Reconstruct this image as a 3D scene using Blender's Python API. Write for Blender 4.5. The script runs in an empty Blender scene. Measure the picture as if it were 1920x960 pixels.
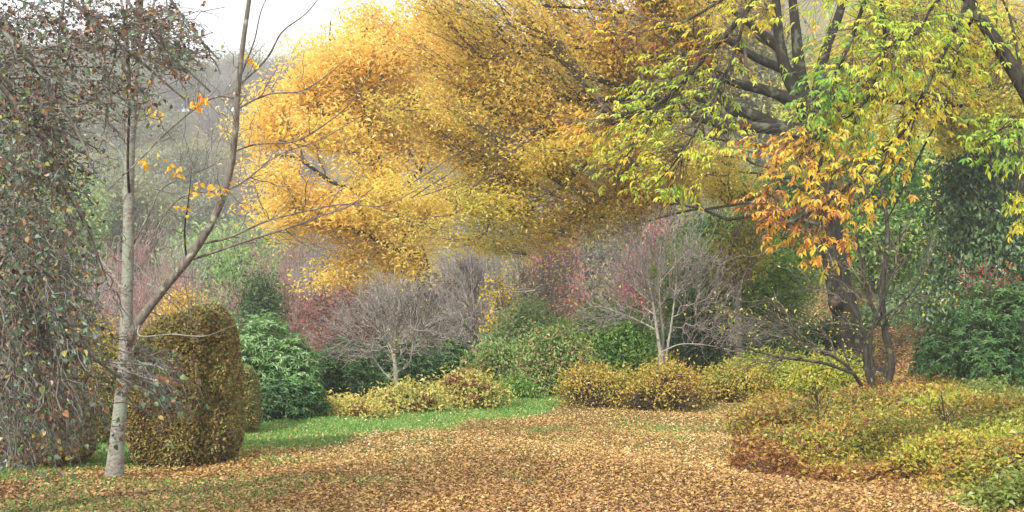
import bpy, math, random
import numpy as np
from mathutils import kdtree, noise as mnoise, Vector

random.seed(7)
rng = np.random.default_rng(7)
C = bpy.context.scene
COL = C.collection
PI = math.pi

# ------------------------------------------------------------------ camera, light, exposure
F = 2318.0            # focal length in pixels of the 1920-wide photograph
EYE = 1.7
HOR = 600.0
cam = bpy.data.objects.new('camera', bpy.data.cameras.new('camera'))
COL.objects.link(cam)
cam.location = (0, 0, EYE)
cam.rotation_euler = (math.radians(90), 0, 0)
cam.data.sensor_width = 36
cam.data.lens = F / 1920 * 36
cam.data.shift_y = (HOR - 480) / 1920
cam.data.clip_end = 4000
C.camera = cam

SUN_EL, SUN_ROT = 34, -150
sun = bpy.data.objects.new('sun', bpy.data.lights.new('sun', 'SUN'))
COL.objects.link(sun)
sun.data.energy = 3.0
sun.data.angle = math.radians(4)
sun.data.color = (1.0, 0.95, 0.87)
_e, _r = math.radians(SUN_EL), math.radians(SUN_ROT)
sd = Vector((math.sin(_r) * math.cos(_e), math.cos(_r) * math.cos(_e), math.sin(_e)))
sun.rotation_euler = sd.to_track_quat('Z', 'Y').to_euler()

w = bpy.data.worlds.new('World'); C.world = w; w.use_nodes = True
nt = w.node_tree; nt.nodes.clear()
sky = nt.nodes.new('ShaderNodeTexSky'); sky.sky_type = 'NISHITA'; sky.sun_disc = False
sky.sun_elevation = math.radians(SUN_EL); sky.sun_rotation = math.radians(SUN_ROT)
tc = nt.nodes.new('ShaderNodeTexCoord')
nz = nt.nodes.new('ShaderNodeTexNoise'); nz.inputs['Scale'].default_value = 2.2; nz.inputs['Detail'].default_value = 6
nt.links.new(tc.outputs['Generated'], nz.inputs['Vector'])
mr = nt.nodes.new('ShaderNodeMapRange'); mr.inputs['From Min'].default_value = 0.25; mr.inputs['From Max'].default_value = 0.7
mr.inputs['To Min'].default_value = 0.84; mr.inputs['To Max'].default_value = 0.98
nt.links.new(nz.outputs['Fac'], mr.inputs['Value'])
mx = nt.nodes.new('ShaderNodeMix'); mx.data_type = 'RGBA'
nt.links.new(mr.outputs['Result'], mx.inputs['Factor'])
nt.links.new(sky.outputs['Color'], mx.inputs['A'])
mx.inputs['B'].default_value = (8.6, 8.8, 9.1, 1)
bg = nt.nodes.new('ShaderNodeBackground'); bg.inputs['Strength'].default_value = 0.098
nt.links.new(mx.outputs['Result'], bg.inputs['Color'])
wo = nt.nodes.new('ShaderNodeOutputWorld'); nt.links.new(bg.outputs[0], wo.inputs['Surface'])

C.view_settings.view_transform = 'Standard'
C.view_settings.look = 'None'
C.view_settings.gamma = 1
C.view_settings.exposure = 1.08
C.render.engine = 'CYCLES'
cy = C.cycles
cy.max_bounces = 7; cy.diffuse_bounces = 4; cy.glossy_bounces = 2; cy.transmission_bounces = 4
cy.volume_bounces = 1; cy.transparent_max_bounces = 4
cy.sample_clamp_indirect = 4

# ------------------------------------------------------------------ helpers
def sstep(v, a, b):
    t = np.clip((np.asarray(v, float) - a) / (b - a), 0, 1)
    return t * t * (3 - 2 * t)

def H(x, y):
    """height of the ground"""
    x = np.asarray(x, float); y = np.asarray(y, float)
    d = (x + 4.1) * -0.81 + (y - 18.3) * 0.586          # beyond the lawn edge when positive
    z = 0.05 * np.sin(x * 0.7 + 1) * np.cos(y * 0.45) + 0.03 * np.sin(x * 1.9 + y * 1.3)
    z = z * sstep(y, 6, 12)
    z = z - 5.0 * sstep(d, 3, 45) * (1 - sstep(x, 2, 30))
    z = z + np.maximum(0, y - 27) * 0.13 * sstep(x - 0.12 * y, 2, 8) * (1 - sstep(y, 70, 140) * 0.4)
    z = z + 53 * sstep(y, 85, 270) + 2.5 * sstep(y, 90, 160) * np.sin(x * 0.035 + 0.8)
    z = z + 9 * sstep(-x, 60, 240) * sstep(y, 120, 260)
    # the planted bank on the right
    z = z + 0.26 * sstep(x - (0.17 * y + 0.9), 0, 2.2) * sstep(y, 9, 12) * (1 - sstep(y, 26, 34))
    return z

def P(px, py, Y):
    return np.array([(px - 960) / F * Y, Y, EYE + (HOR - py) / F * Y])

def PL(pts, Y=None):
    """polyline of (px, py[, Y])"""
    return np.array([P(p[0], p[1], p[2] if len(p) > 2 else Y) for p in pts])

def srgb(c):
    c = np.asarray(c, float) / 255
    return tuple(np.where(c <= 0.04045, c / 12.92, ((c + 0.055) / 1.055) ** 2.4))

def unit(v):
    return v / np.maximum(np.linalg.norm(v, axis=-1, keepdims=True), 1e-9)

def rdir(n):
    return unit(rng.normal(size=(n, 3)))

def props(o, label=None, cat=None, group=None, kind=None):
    if label: o['label'] = label
    if cat: o['category'] = cat
    if group: o['group'] = group
    if kind: o['kind'] = kind
    return o

def empty(name, loc, label, cat, group=None):
    o = bpy.data.objects.new(name, None); COL.objects.link(o)
    o.location = tuple(float(v) for v in loc); o.empty_display_size = 0.3
    return props(o, label, cat, group)

class MB:
    """collects chunks of vertices and equal-sided faces and builds one mesh"""
    def __init__(self): self.ch = []
    def add(self, V, Fc, T=None, mat=0, smooth=False):
        if len(V):
            self.ch.append((np.asarray(V, np.float32).reshape(-1, 3), np.asarray(Fc, np.int32), T, mat, smooth))
        return self
    def build(self, name, mats, parent=None):
        me = bpy.data.meshes.new(name)
        V = np.concatenate([c[0] for c in self.ch])
        if parent is not None: V = V - np.array(parent.location, np.float32)
        off = 0; loops = []; tot = []; mi = []; sm = []; T = []
        for v, f, t, m, s in self.ch:
            loops.append((f + off).ravel()); tot.append(np.full(len(f), f.shape[1], np.int32))
            mi.append(np.full(len(f), m, np.int32)); sm.append(np.full(len(f), s, bool))
            T.append(np.zeros(len(v), np.float32) if t is None else np.asarray(t, np.float32))
            off += len(v)
        loops = np.concatenate(loops); tot = np.concatenate(tot)
        me.vertices.add(len(V)); me.vertices.foreach_set('co', V.ravel())
        me.loops.add(len(loops)); me.loops.foreach_set('vertex_index', loops)
        me.polygons.add(len(tot))
        st = np.concatenate([[0], np.cumsum(tot)[:-1]]).astype(np.int32)
        me.polygons.foreach_set('loop_start', st)
        me.polygons.foreach_set('material_index', np.concatenate(mi))
        me.polygons.foreach_set('use_smooth', np.concatenate(sm))
        a = me.attributes.new('hue', 'FLOAT', 'POINT'); a.data.foreach_set('value', np.concatenate(T))
        for m in (mats if isinstance(mats, (list, tuple)) else [mats]): me.materials.append(m)
        me.update(calc_edges=True)
        o = bpy.data.objects.new(name, me); COL.objects.link(o)
        if parent is not None: o.parent = parent
        return o

def tubes(paths, radii, S=5):
    """paths (N,K,3), radii (N,K) -> V, F"""
    paths = np.asarray(paths, float); radii = np.asarray(radii, float)
    if paths.ndim == 2: paths = paths[None]; radii = radii[None]
    N, K, _ = paths.shape
    tg = unit(np.gradient(paths, axis=1))
    ref = np.where(np.abs(unit(paths[:, -1] - paths[:, 0])[:, 2:3]) > 0.8, np.array([[1., 0.2, 0]]), np.array([[0, 0.1, 1.]]))[:, None, :]
    a = unit(np.cross(tg, np.broadcast_to(ref, tg.shape))); b = np.cross(tg, a)
    th = np.arange(S) * 2 * PI / S
    V = paths[:, :, None, :] + radii[:, :, None, None] * (a[:, :, None, :] * np.cos(th)[None, None, :, None] + b[:, :, None, :] * np.sin(th)[None, None, :, None])
    i = np.arange(N)[:, None, None] * K * S; k = np.arange(K - 1)[None, :, None] * S; s = np.arange(S)[None, None, :]
    s2 = (s + 1) % S
    Fc = np.stack([i + k + s, i + k + s2, i + k + S + s2, i + k + S + s], -1).reshape(-1, 4)
    return V.reshape(-1, 3), Fc

def resample(pts, n):
    """smooth Catmull-Rom through the points"""
    pts = np.asarray(pts, float)
    p = np.vstack([2 * pts[0] - pts[1], pts, 2 * pts[-1] - pts[-2]])
    m = len(pts) - 1; u = np.linspace(0, m - 1e-6, n); i = u.astype(int); t = (u - i)[:, None]
    p0, p1, p2, p3 = p[i], p[i + 1], p[i + 2], p[i + 3]
    return 0.5 * ((2 * p1) + (-p0 + p2) * t + (2 * p0 - 5 * p1 + 4 * p2 - p3) * t ** 2 + (-p0 + 3 * p1 - 3 * p2 + p3) * t ** 3)

def limb(pts, r0, r1, n=24, wig=0.0, S=8, power=1.0):
    q = resample(pts, n)
    if wig:
        L = np.linalg.norm(q[-1] - q[0])
        for fr in (5, 11, 23):
            ph = rng.uniform(0, 6.28, 3)
            q = q + wig * L / fr * np.sin(np.linspace(0, fr, n)[:, None] + ph) * np.linspace(0, 1, n)[:, None] ** 0.5
    u = np.linspace(0, 1, n) ** power
    r = r0 + (r1 - r0) * u
    return q, r

class Skel:
    """growing skeleton: nodes with radius, and tube chunks"""
    def __init__(self): self.n = []; self.r = []; self.V = MB(); self.levels = []
    def add_limb(self, q, r, S=8, mat=0, draw=True):
        self.n.append(q); self.r.append(r)
        if draw: V, Fc = tubes(q, r, S); self.V.add(V, Fc, None, mat, True)
    def kd(self):
        n = np.concatenate(self.n); r = np.concatenate(self.r)
        k = kdtree.KDTree(len(n))
        for i, v in enumerate(n): k.insert(v, i)
        k.balance(); return n, r, k
    def grow(self, targets, r0, r1, K=6, pull=0.25, root=None, arch=0.12, wig=0.05, S=4, mat=0, keep=True, rel=0.7):
        n, r, k = self.kd()
        t = np.asarray(targets, float)
        rt = n[0] if root is None else np.asarray(root, float)
        q = t + (rt - t) * (pull if np.ndim(pull) == 0 else pull[:, None])
        idx = np.array([k.find(v)[1] for v in q])
        a = n[idx]; L = np.linalg.norm(t - a, axis=1, keepdims=True)
        mid = a + (t - a) * 0.45 + np.array([[0, 0, 1.]]) * L * arch + rng.normal(size=a.shape) * L * wig
        u = np.linspace(0, 1, K)[None, :, None]
        p = (1 - u) ** 2 * a[:, None] + 2 * u * (1 - u) * mid[:, None] + u ** 2 * t[:, None]
        p[:, 1:-1] += rng.normal(size=p[:, 1:-1].shape) * L[:, None] * wig * 0.35
        ra = np.minimum(r[idx] * rel, r0)[:, None]; rb = np.minimum(r1, ra * 0.8)
        rad = ra + (rb - ra) * np.linspace(0, 1, K)[None, :]
        V, Fc = tubes(p, rad, S); self.V.add(V, Fc, None, mat, True)
        if keep:
            self.n.append(p[:, 1:].reshape(-1, 3)); self.r.append(rad[:, 1:].reshape(-1))
        return p

def leaves(mb, pos, L, W, T, axis=None, normal=None, fold=0.25, mat=1, near=False, curl=0.15):
    n = len(pos); L = np.broadcast_to(L, (n,))[:, None]; W = np.broadcast_to(W, (n,))[:, None]
    if axis is None: axis = rdir(n)
    axis = unit(axis)
    if normal is None: normal = rdir(n)
    side = unit(np.cross(axis, normal)); nn = np.cross(side, axis)
    if near:
        b = pos
        def pt(u, s, h): return pos + axis * L * u + side * W * s + nn * (W * fold * h - L * curl * u * u)
        V = np.stack([b, pt(.28, .42, 1), pt(.62, .40, 1), pt(1, 0, 0), pt(.62, -.40, 1), pt(.28, -.42, 1), pt(.3, 0, 0), pt(.64, 0, 0)], 1)
        f = np.array([[0, 6, 1, 1], [6, 7, 2, 1], [7, 3, 2, 2], [0, 5, 6, 6], [6, 5, 4, 7], [7, 4, 3, 3]])
        tri = np.array([[0, 6, 1], [7, 3, 2], [0, 5, 6], [7, 4, 3]]); qd = np.array([[6, 7, 2, 1], [6, 5, 4, 7]])
        o = (np.arange(n) * 8)[:, None, None]
        Tv = np.repeat(T, 8)
        mb.add(V, (tri[None] + o).reshape(-1, 3), Tv, mat)
        # second face set shares the same vertices: add as separate chunk with own verts
        mb.add(V, (qd[None] + o).reshape(-1, 4), Tv, mat)
    else:
        V = np.stack([pos, pos + axis * L * .45 + side * W * .5 + nn * W * fold, pos + axis * L - nn * L * curl,
                      pos + axis * L * .45 - side * W * .5 + nn * W * fold], 1)
        tri = np.array([[0, 2, 1], [0, 3, 2]]); o = (np.arange(n) * 4)[:, None, None]
        mb.add(V, (tri[None] + o).reshape(-1, 3), np.repeat(T, 4), mat)

def bump3(p, s, ph=0.0):
    """cheap smooth pseudo noise -1..1"""
    x, y, z = p[:, 0] * s, p[:, 1] * s, p[:, 2] * s
    return (np.sin(x * 1.3 + 1.7 * np.sin(y * .9 + ph) + ph) + np.sin(y * 1.1 + 1.9 * np.sin(z * 1.2 + ph)) + np.sin(z * 1.7 + 1.5 * np.sin(x * 1.4 - ph))) / 3

# ------------------------------------------------------------------ materials
def nodes(name):
    m = bpy.data.materials.new(name); m.use_nodes = True
    t = m.node_tree; t.nodes.clear(); return m, t, t.nodes, t.links

def leafmat(name, pal, trans=0.35, gloss=0.04, rough=0.45, vscale=1.0):
    m, t, N, Lk = nodes(name)
    at = N.new('ShaderNodeAttribute'); at.attribute_name = 'hue'
    ramp = N.new('ShaderNodeValToRGB'); cr = ramp.color_ramp
    k = len(pal)
    while len(cr.elements) < k: cr.elements.new(0.5)
    for i, c in enumerate(pal):
        cr.elements[i].position = i / (k - 1); cr.elements[i].color = (*[min(1, v * vscale) for v in srgb(c)], 1)
    Lk.new(at.outputs['Fac'], ramp.inputs['Fac'])
    geo = N.new('ShaderNodeNewGeometry')
    nz = N.new('ShaderNodeTexNoise'); nz.inputs['Scale'].default_value = 35; nz.inputs['Detail'].default_value = 2
    Lk.new(geo.outputs['Position'], nz.inputs['Vector'])
    mr = N.new('ShaderNodeMapRange'); mr.inputs['To Min'].default_value = 0.7; mr.inputs['To Max'].default_value = 1.3
    Lk.new(nz.outputs['Fac'], mr.inputs['Value'])
    mul = N.new('ShaderNodeVectorMath'); mul.operation = 'SCALE'
    Lk.new(ramp.outputs['Color'], mul.inputs[0]); Lk.new(mr.outputs['Result'], mul.inputs['Scale'])
    d = N.new('ShaderNodeBsdfDiffuse'); tr = N.new('ShaderNodeBsdfTranslucent'); g = N.new('ShaderNodeBsdfGlossy')
    g.inputs['Roughness'].default_value = rough
    Lk.new(mul.outputs[0], d.inputs['Color']); Lk.new(mul.outputs[0], tr.inputs['Color'])
    m1 = N.new('ShaderNodeMixShader'); m1.inputs[0].default_value = trans
    Lk.new(d.outputs[0], m1.inputs[1]); Lk.new(tr.outputs[0], m1.inputs[2])
    m2 = N.new('ShaderNodeMixShader'); m2.inputs[0].default_value = gloss
    Lk.new(m1.outputs[0], m2.inputs[1]); Lk.new(g.outputs[0], m2.inputs[2])
    o = N.new('ShaderNodeOutputMaterial'); Lk.new(m2.outputs[0], o.inputs['Surface'])
    return m

def barkmat(name, a, b, c=None, scale=6, bump=0.5, lich=0.62, stretch=0.25):
    m, t, N, Lk = nodes(name)
    geo = N.new('ShaderNodeTexCoord')
    mp = N.new('ShaderNodeMapping'); mp.inputs['Scale'].default_value = (1, 1, stretch)
    Lk.new(geo.outputs['Object'], mp.inputs['Vector'])
    n1 = N.new('ShaderNodeTexNoise'); n1.inputs['Scale'].default_value = scale * 3; n1.inputs['Detail'].default_value = 6; n1.inputs['Roughness'].default_value = 0.7
    Lk.new(mp.outputs[0], n1.inputs['Vector'])
    r = N.new('ShaderNodeValToRGB'); r.color_ramp.elements[0].position = .35; r.color_ramp.elements[1].position = .68
    r.color_ramp.elements[0].color = (*srgb(a), 1); r.color_ramp.elements[1].color = (*srgb(b), 1)
    Lk.new(n1.outputs['Fac'], r.inputs['Fac'])
    n2 = N.new('ShaderNodeTexNoise'); n2.inputs['Scale'].default_value = scale; n2.inputs['Detail'].default_value = 5
    Lk.new(geo.outputs['Object'], n2.inputs['Vector'])
    r2 = N.new('ShaderNodeValToRGB'); r2.color_ramp.elements[0].position = lich - .04; r2.color_ramp.elements[1].position = lich + .04
    Lk.new(n2.outputs['Fac'], r2.inputs['Fac'])
    mx = N.new('ShaderNodeMix'); mx.data_type = 'RGBA'
    Lk.new(r2.outputs['Color'], mx.inputs['Factor']); Lk.new(r.outputs['Color'], mx.inputs['A'])
    mx.inputs['B'].default_value = (*srgb(c or b), 1)
    p = N.new('ShaderNodeBsdfPrincipled'); p.inputs['Roughness'].default_value = 0.9; p.inputs['Specular IOR Level'].default_value = 0.2
    Lk.new(mx.outputs['Result'], p.inputs['Base Color'])
    bp = N.new('ShaderNodeBump'); bp.inputs['Strength'].default_value = bump; bp.inputs['Distance'].default_value = 0.03
    Lk.new(n1.outputs['Fac'], bp.inputs['Height']); Lk.new(bp.outputs[0], p.inputs['Normal'])
    o = N.new('ShaderNodeOutputMaterial'); Lk.new(p.outputs[0], o.inputs['Surface'])
    return m

M = {}
M['bark_dark'] = barkmat('dark_mossy_bark', (28, 26, 24), (74, 69, 60), (92, 96, 74))
M['bark_beech'] = barkmat('grey_fissured_bark', (22, 20, 18), (56, 51, 43), (84, 86, 68), scale=4, bump=0.9)
M['bark_pale'] = barkmat('pale_lichen_bark', (92, 86, 80), (156, 148, 138), (134, 138, 122), scale=7, lich=.52, stretch=1.6, bump=.8)
M['bark_grey'] = barkmat('grey_twig_bark', (104, 94, 90), (150, 140, 134), (160, 156, 148))
M['bark_mid'] = barkmat('brown_bark', (66, 58, 50), (112, 100, 88), (120, 122, 100))
M['bark_limb'] = barkmat('brown_grey_limb_bark', (74, 66, 60), (128, 118, 108), (142, 146, 126), scale=9)
M['bark_white'] = barkmat('silver_bark', (104, 98, 90), (170, 164, 152), (130, 134, 116))
M['twig_tan'] = barkmat('tan_twig_bark', (104, 88, 66), (150, 130, 100), (140, 132, 110))
M['twig_mauve'] = barkmat('mauve_twig_bark', (106, 98, 94), (154, 145, 138), (168, 162, 152))
M['twig_pink'] = barkmat('pink_brown_twig_bark', (126, 92, 86), (164, 130, 122), (160, 138, 128))
M['twig_brown'] = barkmat('brown_twig_bark', (62, 50, 42), (102, 84, 70), (110, 96, 80))
M['twig_weep'] = barkmat('grey_brown_twig_bark', (72, 66, 62), (126, 120, 112), (130, 132, 122))

M['l_gold'] = leafmat('golden_orange_leaves', [(240, 190, 90), (250, 212, 110), (252, 224, 136), (240, 218, 100), (212, 200, 84)], 0.55)
M['l_olive'] = leafmat('olive_gold_leaves', [(200, 150, 76), (226, 184, 90), (238, 208, 108), (228, 206, 96), (188, 194, 84)], 0.55)
M['l_hick'] = leafmat('yellow_green_long_leaves', [(104, 58, 40), (172, 104, 48), (224, 166, 58), (230, 202, 76), (206, 210, 78), (162, 196, 74), (104, 158, 66)], 0.5)
M['l_weep'] = leafmat('mixed_round_leaves', [(62, 46, 42), (96, 66, 54), (158, 112, 68), (164, 156, 74), (92, 118, 66), (84, 108, 86), (108, 130, 118)], 0.25, 0.06)
M['l_yellow'] = leafmat('yellow_maple_leaves', [(216, 130, 40), (240, 178, 48), (236, 200, 60), (206, 186, 60)], 0.4)
M['l_rhodo'] = leafmat('glossy_rhododendron_leaves', [(44, 78, 40), (74, 116, 58), (106, 146, 80), (150, 178, 122)], 0.2, 0.05, 0.5)
M['l_laurel'] = leafmat('dark_glossy_leaves', [(34, 60, 34), (54, 88, 44), (74, 112, 54), (110, 140, 74)], 0.2, 0.04, 0.5)
M['l_blue'] = leafmat('blue_green_leaves', [(44, 72, 42), (66, 98, 56), (90, 122, 74), (122, 146, 92)], 0.2, 0.06)
M['l_green'] = leafmat('mid_green_leaves', [(76, 120, 48), (106, 150, 60), (138, 172, 76), (174, 184, 88)], 0.45)
M['l_bright'] = leafmat('bright_green_leaves', [(92, 138, 58), (122, 166, 70), (156, 186, 88), (192, 198, 94)], 0.5)
M['l_sage'] = leafmat('sage_green_leaves', [(96, 126, 74), (126, 152, 96), (156, 174, 116), (182, 178, 126)], 0.3)
M['l_sagepink'] = leafmat('green_to_pink_brown_leaves', [(84, 124, 58), (122, 156, 78), (150, 160, 96), (190, 142, 112)], 0.3)
M['l_yelshrub'] = leafmat('yellow_shrub_leaves', [(134, 94, 54), (174, 134, 62), (198, 172, 66), (184, 176, 70), (132, 142, 54)], 0.35)
M['l_hydra'] = leafmat('hydrangea_leaves', [(148, 106, 66), (186, 152, 84), (202, 182, 98), (192, 188, 100), (144, 152, 78)], 0.35)
M['l_hedge'] = leafmat('hedge_leaves', [(88, 68, 50), (128, 102, 62), (170, 150, 84), (136, 138, 76), (90, 108, 62)], 0.25)
M['l_crimson'] = leafmat('crimson_pink_leaves', [(176, 92, 98), (204, 112, 120), (208, 142, 138), (190, 156, 140)], 0.4)
M['l_maroon'] = leafmat('maroon_leaves', [(122, 72, 70), (148, 92, 82), (166, 116, 98)], 0.35)
M['l_lime'] = leafmat('pale_lime_leaves', [(120, 156, 76), (146, 178, 92), (174, 198, 112)], 0.4)
M['l_sunny'] = leafmat('pale_yellow_leaves', [(176, 184, 76), (208, 208, 104), (222, 216, 128), (214, 190, 96)], 0.45)
M['l_flame'] = leafmat('flame_red_leaves', [(176, 50, 36), (214, 84, 40), (226, 130, 60)], 0.4)
M['l_yelorange'] = leafmat('yellow_orange_shrub_leaves', [(180, 116, 72), (204, 156, 72), (208, 180, 80), (168, 168, 72)], 0.4)
M['l_bank'] = leafmat('bank_leaves', [(116, 72, 48), (156, 106, 60), (186, 150, 66), (178, 170, 66), (136, 144, 64), (112, 130, 60)], 0.3)
M['l_lowgreen'] = leafmat('low_yellow_green_leaves', [(112, 134, 44), (148, 162, 56), (182, 184, 70), (200, 178, 70)], 0.38)
M['l_mist'] = leafmat('muted_green_leaves', [(104, 110, 84), (126, 132, 98), (146, 148, 104), (164, 160, 108)], 0.3)
M['l_litter'] = leafmat('fallen_leaves', [(84, 60, 46), (138, 100, 68), (168, 126, 74), (186, 152, 82), (196, 170, 112), (216, 202, 170)], 0.12, 0.05, 0.5)
M['l_head'] = leafmat('dried_flower_heads', [(112, 78, 52), (146, 104, 68), (172, 134, 90)], 0.2)
M['grass'] = leafmat('grass_blades', [(84, 126, 56), (110, 152, 70), (142, 172, 88)], 0.35)

def groundmat():
    m, t, N, Lk = nodes('lawn_ground')
    at = N.new('ShaderNodeAttribute'); at.attribute_name = 'hue'      # 1 grass ... 0 leaf-covered soil
    geo = N.new('ShaderNodeNewGeometry')
    n1 = N.new('ShaderNodeTexNoise'); n1.inputs['Scale'].default_value = 14; n1.inputs['Detail'].default_value = 8; n1.inputs['Roughness'].default_value = .7
    Lk.new(geo.outputs['Position'], n1.inputs['Vector'])
    g = N.new('ShaderNodeValToRGB'); g.color_ramp.elements[0].position = .3; g.color_ramp.elements[1].position = .7
    g.color_ramp.elements[0].color = (*srgb((86, 104, 56)), 1); g.color_ramp.elements[1].color = (*srgb((124, 148, 84)), 1)
    Lk.new(n1.outputs['Fac'], g.inputs['Fac'])
    b = N.new('ShaderNodeValToRGB'); b.color_ramp.elements[0].position = .3; b.color_ramp.elements[1].position = .7
    b.color_ramp.elements[0].color = (*srgb((76, 70, 44)), 1); b.color_ramp.elements[1].color = (*srgb((126, 116, 70)), 1)
    Lk.new(n1.outputs['Fac'], b.inputs['Fac'])
    n2 = N.new('ShaderNodeTexNoise'); n2.inputs['Scale'].default_value = 3; n2.inputs['Detail'].default_value = 5
    Lk.new(geo.outputs['Position'], n2.inputs['Vector'])
    ad = N.new('ShaderNodeMath'); ad.operation = 'MULTIPLY_ADD'; ad.inputs[1].default_value = 0.6
    Lk.new(n2.outputs['Fac'], ad.inputs[0]); Lk.new(at.outputs['Fac'], ad.inputs[2])
    mr = N.new('ShaderNodeMapRange'); mr.inputs['From Min'].default_value = .55; mr.inputs['From Max'].default_value = .95
    Lk.new(ad.outputs[0], mr.inputs['Value'])
    mx = N.new('ShaderNodeMix'); mx.data_type = 'RGBA'
    Lk.new(mr.outputs['Result'], mx.inputs['Factor']); Lk.new(b.outputs['Color'], mx.inputs['A']); Lk.new(g.outputs['Color'], mx.inputs['B'])
    p = N.new('ShaderNodeBsdfPrincipled'); p.inputs['Roughness'].default_value = 0.95; p.inputs['Specular IOR Level'].default_value = 0.1
    Lk.new(mx.outputs['Result'], p.inputs['Base Color'])
    bp = N.new('ShaderNodeBump'); bp.inputs['Strength'].default_value = .5; bp.inputs['Distance'].default_value = .03
    Lk.new(n1.outputs['Fac'], bp.inputs['Height']); Lk.new(bp.outputs[0], p.inputs['Normal'])
    o = N.new('ShaderNodeOutputMaterial'); Lk.new(p.outputs[0], o.inputs['Surface'])
    return m
M['ground'] = groundmat()

# ------------------------------------------------------------------ ground
def edge_d(x, y):
    return (x + 4.1) * -0.81 + (y - 18.3) * 0.586

def greenness(x, y):
    """how much short grass shows between the fallen leaves, 0..1"""
    d = edge_d(x, y)
    p = np.stack([x, y, 0 * x], 1)
    n = bump3(p, 0.9, 1.3) * 0.8 + bump3(p, 2.7, 0.4) * 0.5
    wd = np.clip(1.35 - (y - 18) * 0.02, 0.9, 2) * (1 - 0.65 * sstep(x, -0.5, 1.6))
    g = sstep(d + wd * 1.35 + n * 0.7, -wd * .35, wd * .35) * (1 - sstep(x, 0.8, 2.0))
    g = np.maximum(g, 0.75 * sstep(-(np.hypot((x + 4.0) / 1.0, (y - 16.6) / 1.9)) + n * .25, -1.1, -0.6))
    g = np.maximum(g, 0.45 * sstep(-np.hypot((x + 4.3) / 1.6, (y - 11.0) / 1.0) + n * .3, -1.1, -0.4))
    g = np.maximum(g, 0.6 * sstep(-np.hypot((x + 5.6) / 1.3, (y - 15.5) / 2.5) + n * .3, -1.1, -0.4))
    g = np.maximum(g, 0.22 * sstep(n, 0.1, 0.6) * (y > 15) * (y < 32))
    g = np.where(np.hypot(x + 3.2, y - 12.2) < 3.5, np.maximum(g, .35 * sstep(n, -.1, .5)), g)
    return np.clip(g * (1 - sstep(y, 29, 36)), 0, 1)

gx = np.concatenate([-np.geomspace(420, 14, 60), np.linspace(-13.5, 16, 150), np.geomspace(17, 420, 60)])
gy = np.concatenate([np.linspace(-40, 8, 12), np.linspace(8.4, 32, 130), np.geomspace(33, 640, 90)])
X, Y_ = np.meshgrid(gx, gy)
Z = H(X, Y_)
Vg = np.stack([X.ravel(), Y_.ravel(), Z.ravel()], 1)
nx = len(gx); ii, jj = np.meshgrid(np.arange(nx - 1), np.arange(len(gy) - 1))
a = (jj * nx + ii).ravel()
Fg = np.stack([a, a + 1, a + nx + 1, a + nx], 1)
mb = MB(); mb.add(Vg, Fg, greenness(Vg[:, 0], Vg[:, 1]), 0, True)
ground = mb.build('ground', M['ground']); props(ground, kind='structure')

# haze box
mh, t_, N_, L_ = nodes('haze_air')
pv = N_.new('ShaderNodeVolumePrincipled'); pv.inputs['Color'].default_value = (0.93, 0.95, 1, 1)
pv.inputs['Density'].default_value = 0.0011; pv.inputs['Anisotropy'].default_value = 0.2
o_ = N_.new('ShaderNodeOutputMaterial'); L_.new(pv.outputs[0], o_.inputs['Volume'])
zl, zh = float(Z.min()) - 1, float(Z.max()) + 20
bv = np.array([[x, y, z] for z in (zl, zh) for y in (-45, 650) for x in (-430, 430)], float)
bf = np.array([[0, 2, 3, 1], [4, 5, 7, 6], [0, 1, 5, 4], [2, 6, 7, 3], [0, 4, 6, 2], [1, 3, 7, 5]])
mb = MB(); mb.add(bv, bf); hz = mb.build('haze', mh); props(hz, kind='stuff', label='thin pale autumn haze over the garden')

# ------------------------------------------------------------------ fallen leaves and grass
def scatter_ground(n, y0, y1, seed):
    r = np.random.default_rng(seed)
    # equal density on the ground, thinned with distance
    u = r.uniform(0, 1, n)
    y = 1 / np.sqrt(1 / y0 ** 2 + u * (1 / y1 ** 2 - 1 / y0 ** 2)) if False else np.exp(np.log(y0) + u * (np.log(y1) - np.log(y0)))
    x = r.uniform(-0.47, 0.50, n) * y
    return x, y, r

x, y, r = scatter_ground(520000, 9.6, 34, 3)
g = greenness(x, y)
p3 = np.stack([x, y, 0 * x], 1)
dens = (1 - 0.78 * g) * (edge_d(x, y) < 0.6 + 0.3 * r.normal(size=len(x)))
dens = dens * (1 - .5 * sstep(y, 12, 17) * sstep(bump3(p3, 1.6, 5), -.3, .5))
keep = r.uniform(size=len(x)) < dens
x, y, g = x[keep], y[keep], g[keep]; n = len(x)
pos = np.stack([x, y, H(x, y) + r.uniform(0.004, 0.035, n)], 1)
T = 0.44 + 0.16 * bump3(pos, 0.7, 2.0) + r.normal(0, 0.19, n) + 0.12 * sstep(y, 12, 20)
th = r.uniform(0, 2 * PI, n)
ax = np.stack([np.cos(th), np.sin(th), r.normal(0, 0.28, n)], 1)
nm = np.stack([r.normal(0, .42, n), r.normal(0, .42, n), np.ones(n)], 1)
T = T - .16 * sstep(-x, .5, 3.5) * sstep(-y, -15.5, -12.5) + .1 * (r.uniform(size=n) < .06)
sz = r.uniform(0.018, 0.052, n)
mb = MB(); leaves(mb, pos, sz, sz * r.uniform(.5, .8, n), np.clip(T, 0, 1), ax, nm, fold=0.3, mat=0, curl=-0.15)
lit = mb.build('fallen_leaves', M['l_litter']); props(lit, 'carpet of brown and golden fallen leaves on the lawn', 'fallen leaves', kind='stuff')

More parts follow.
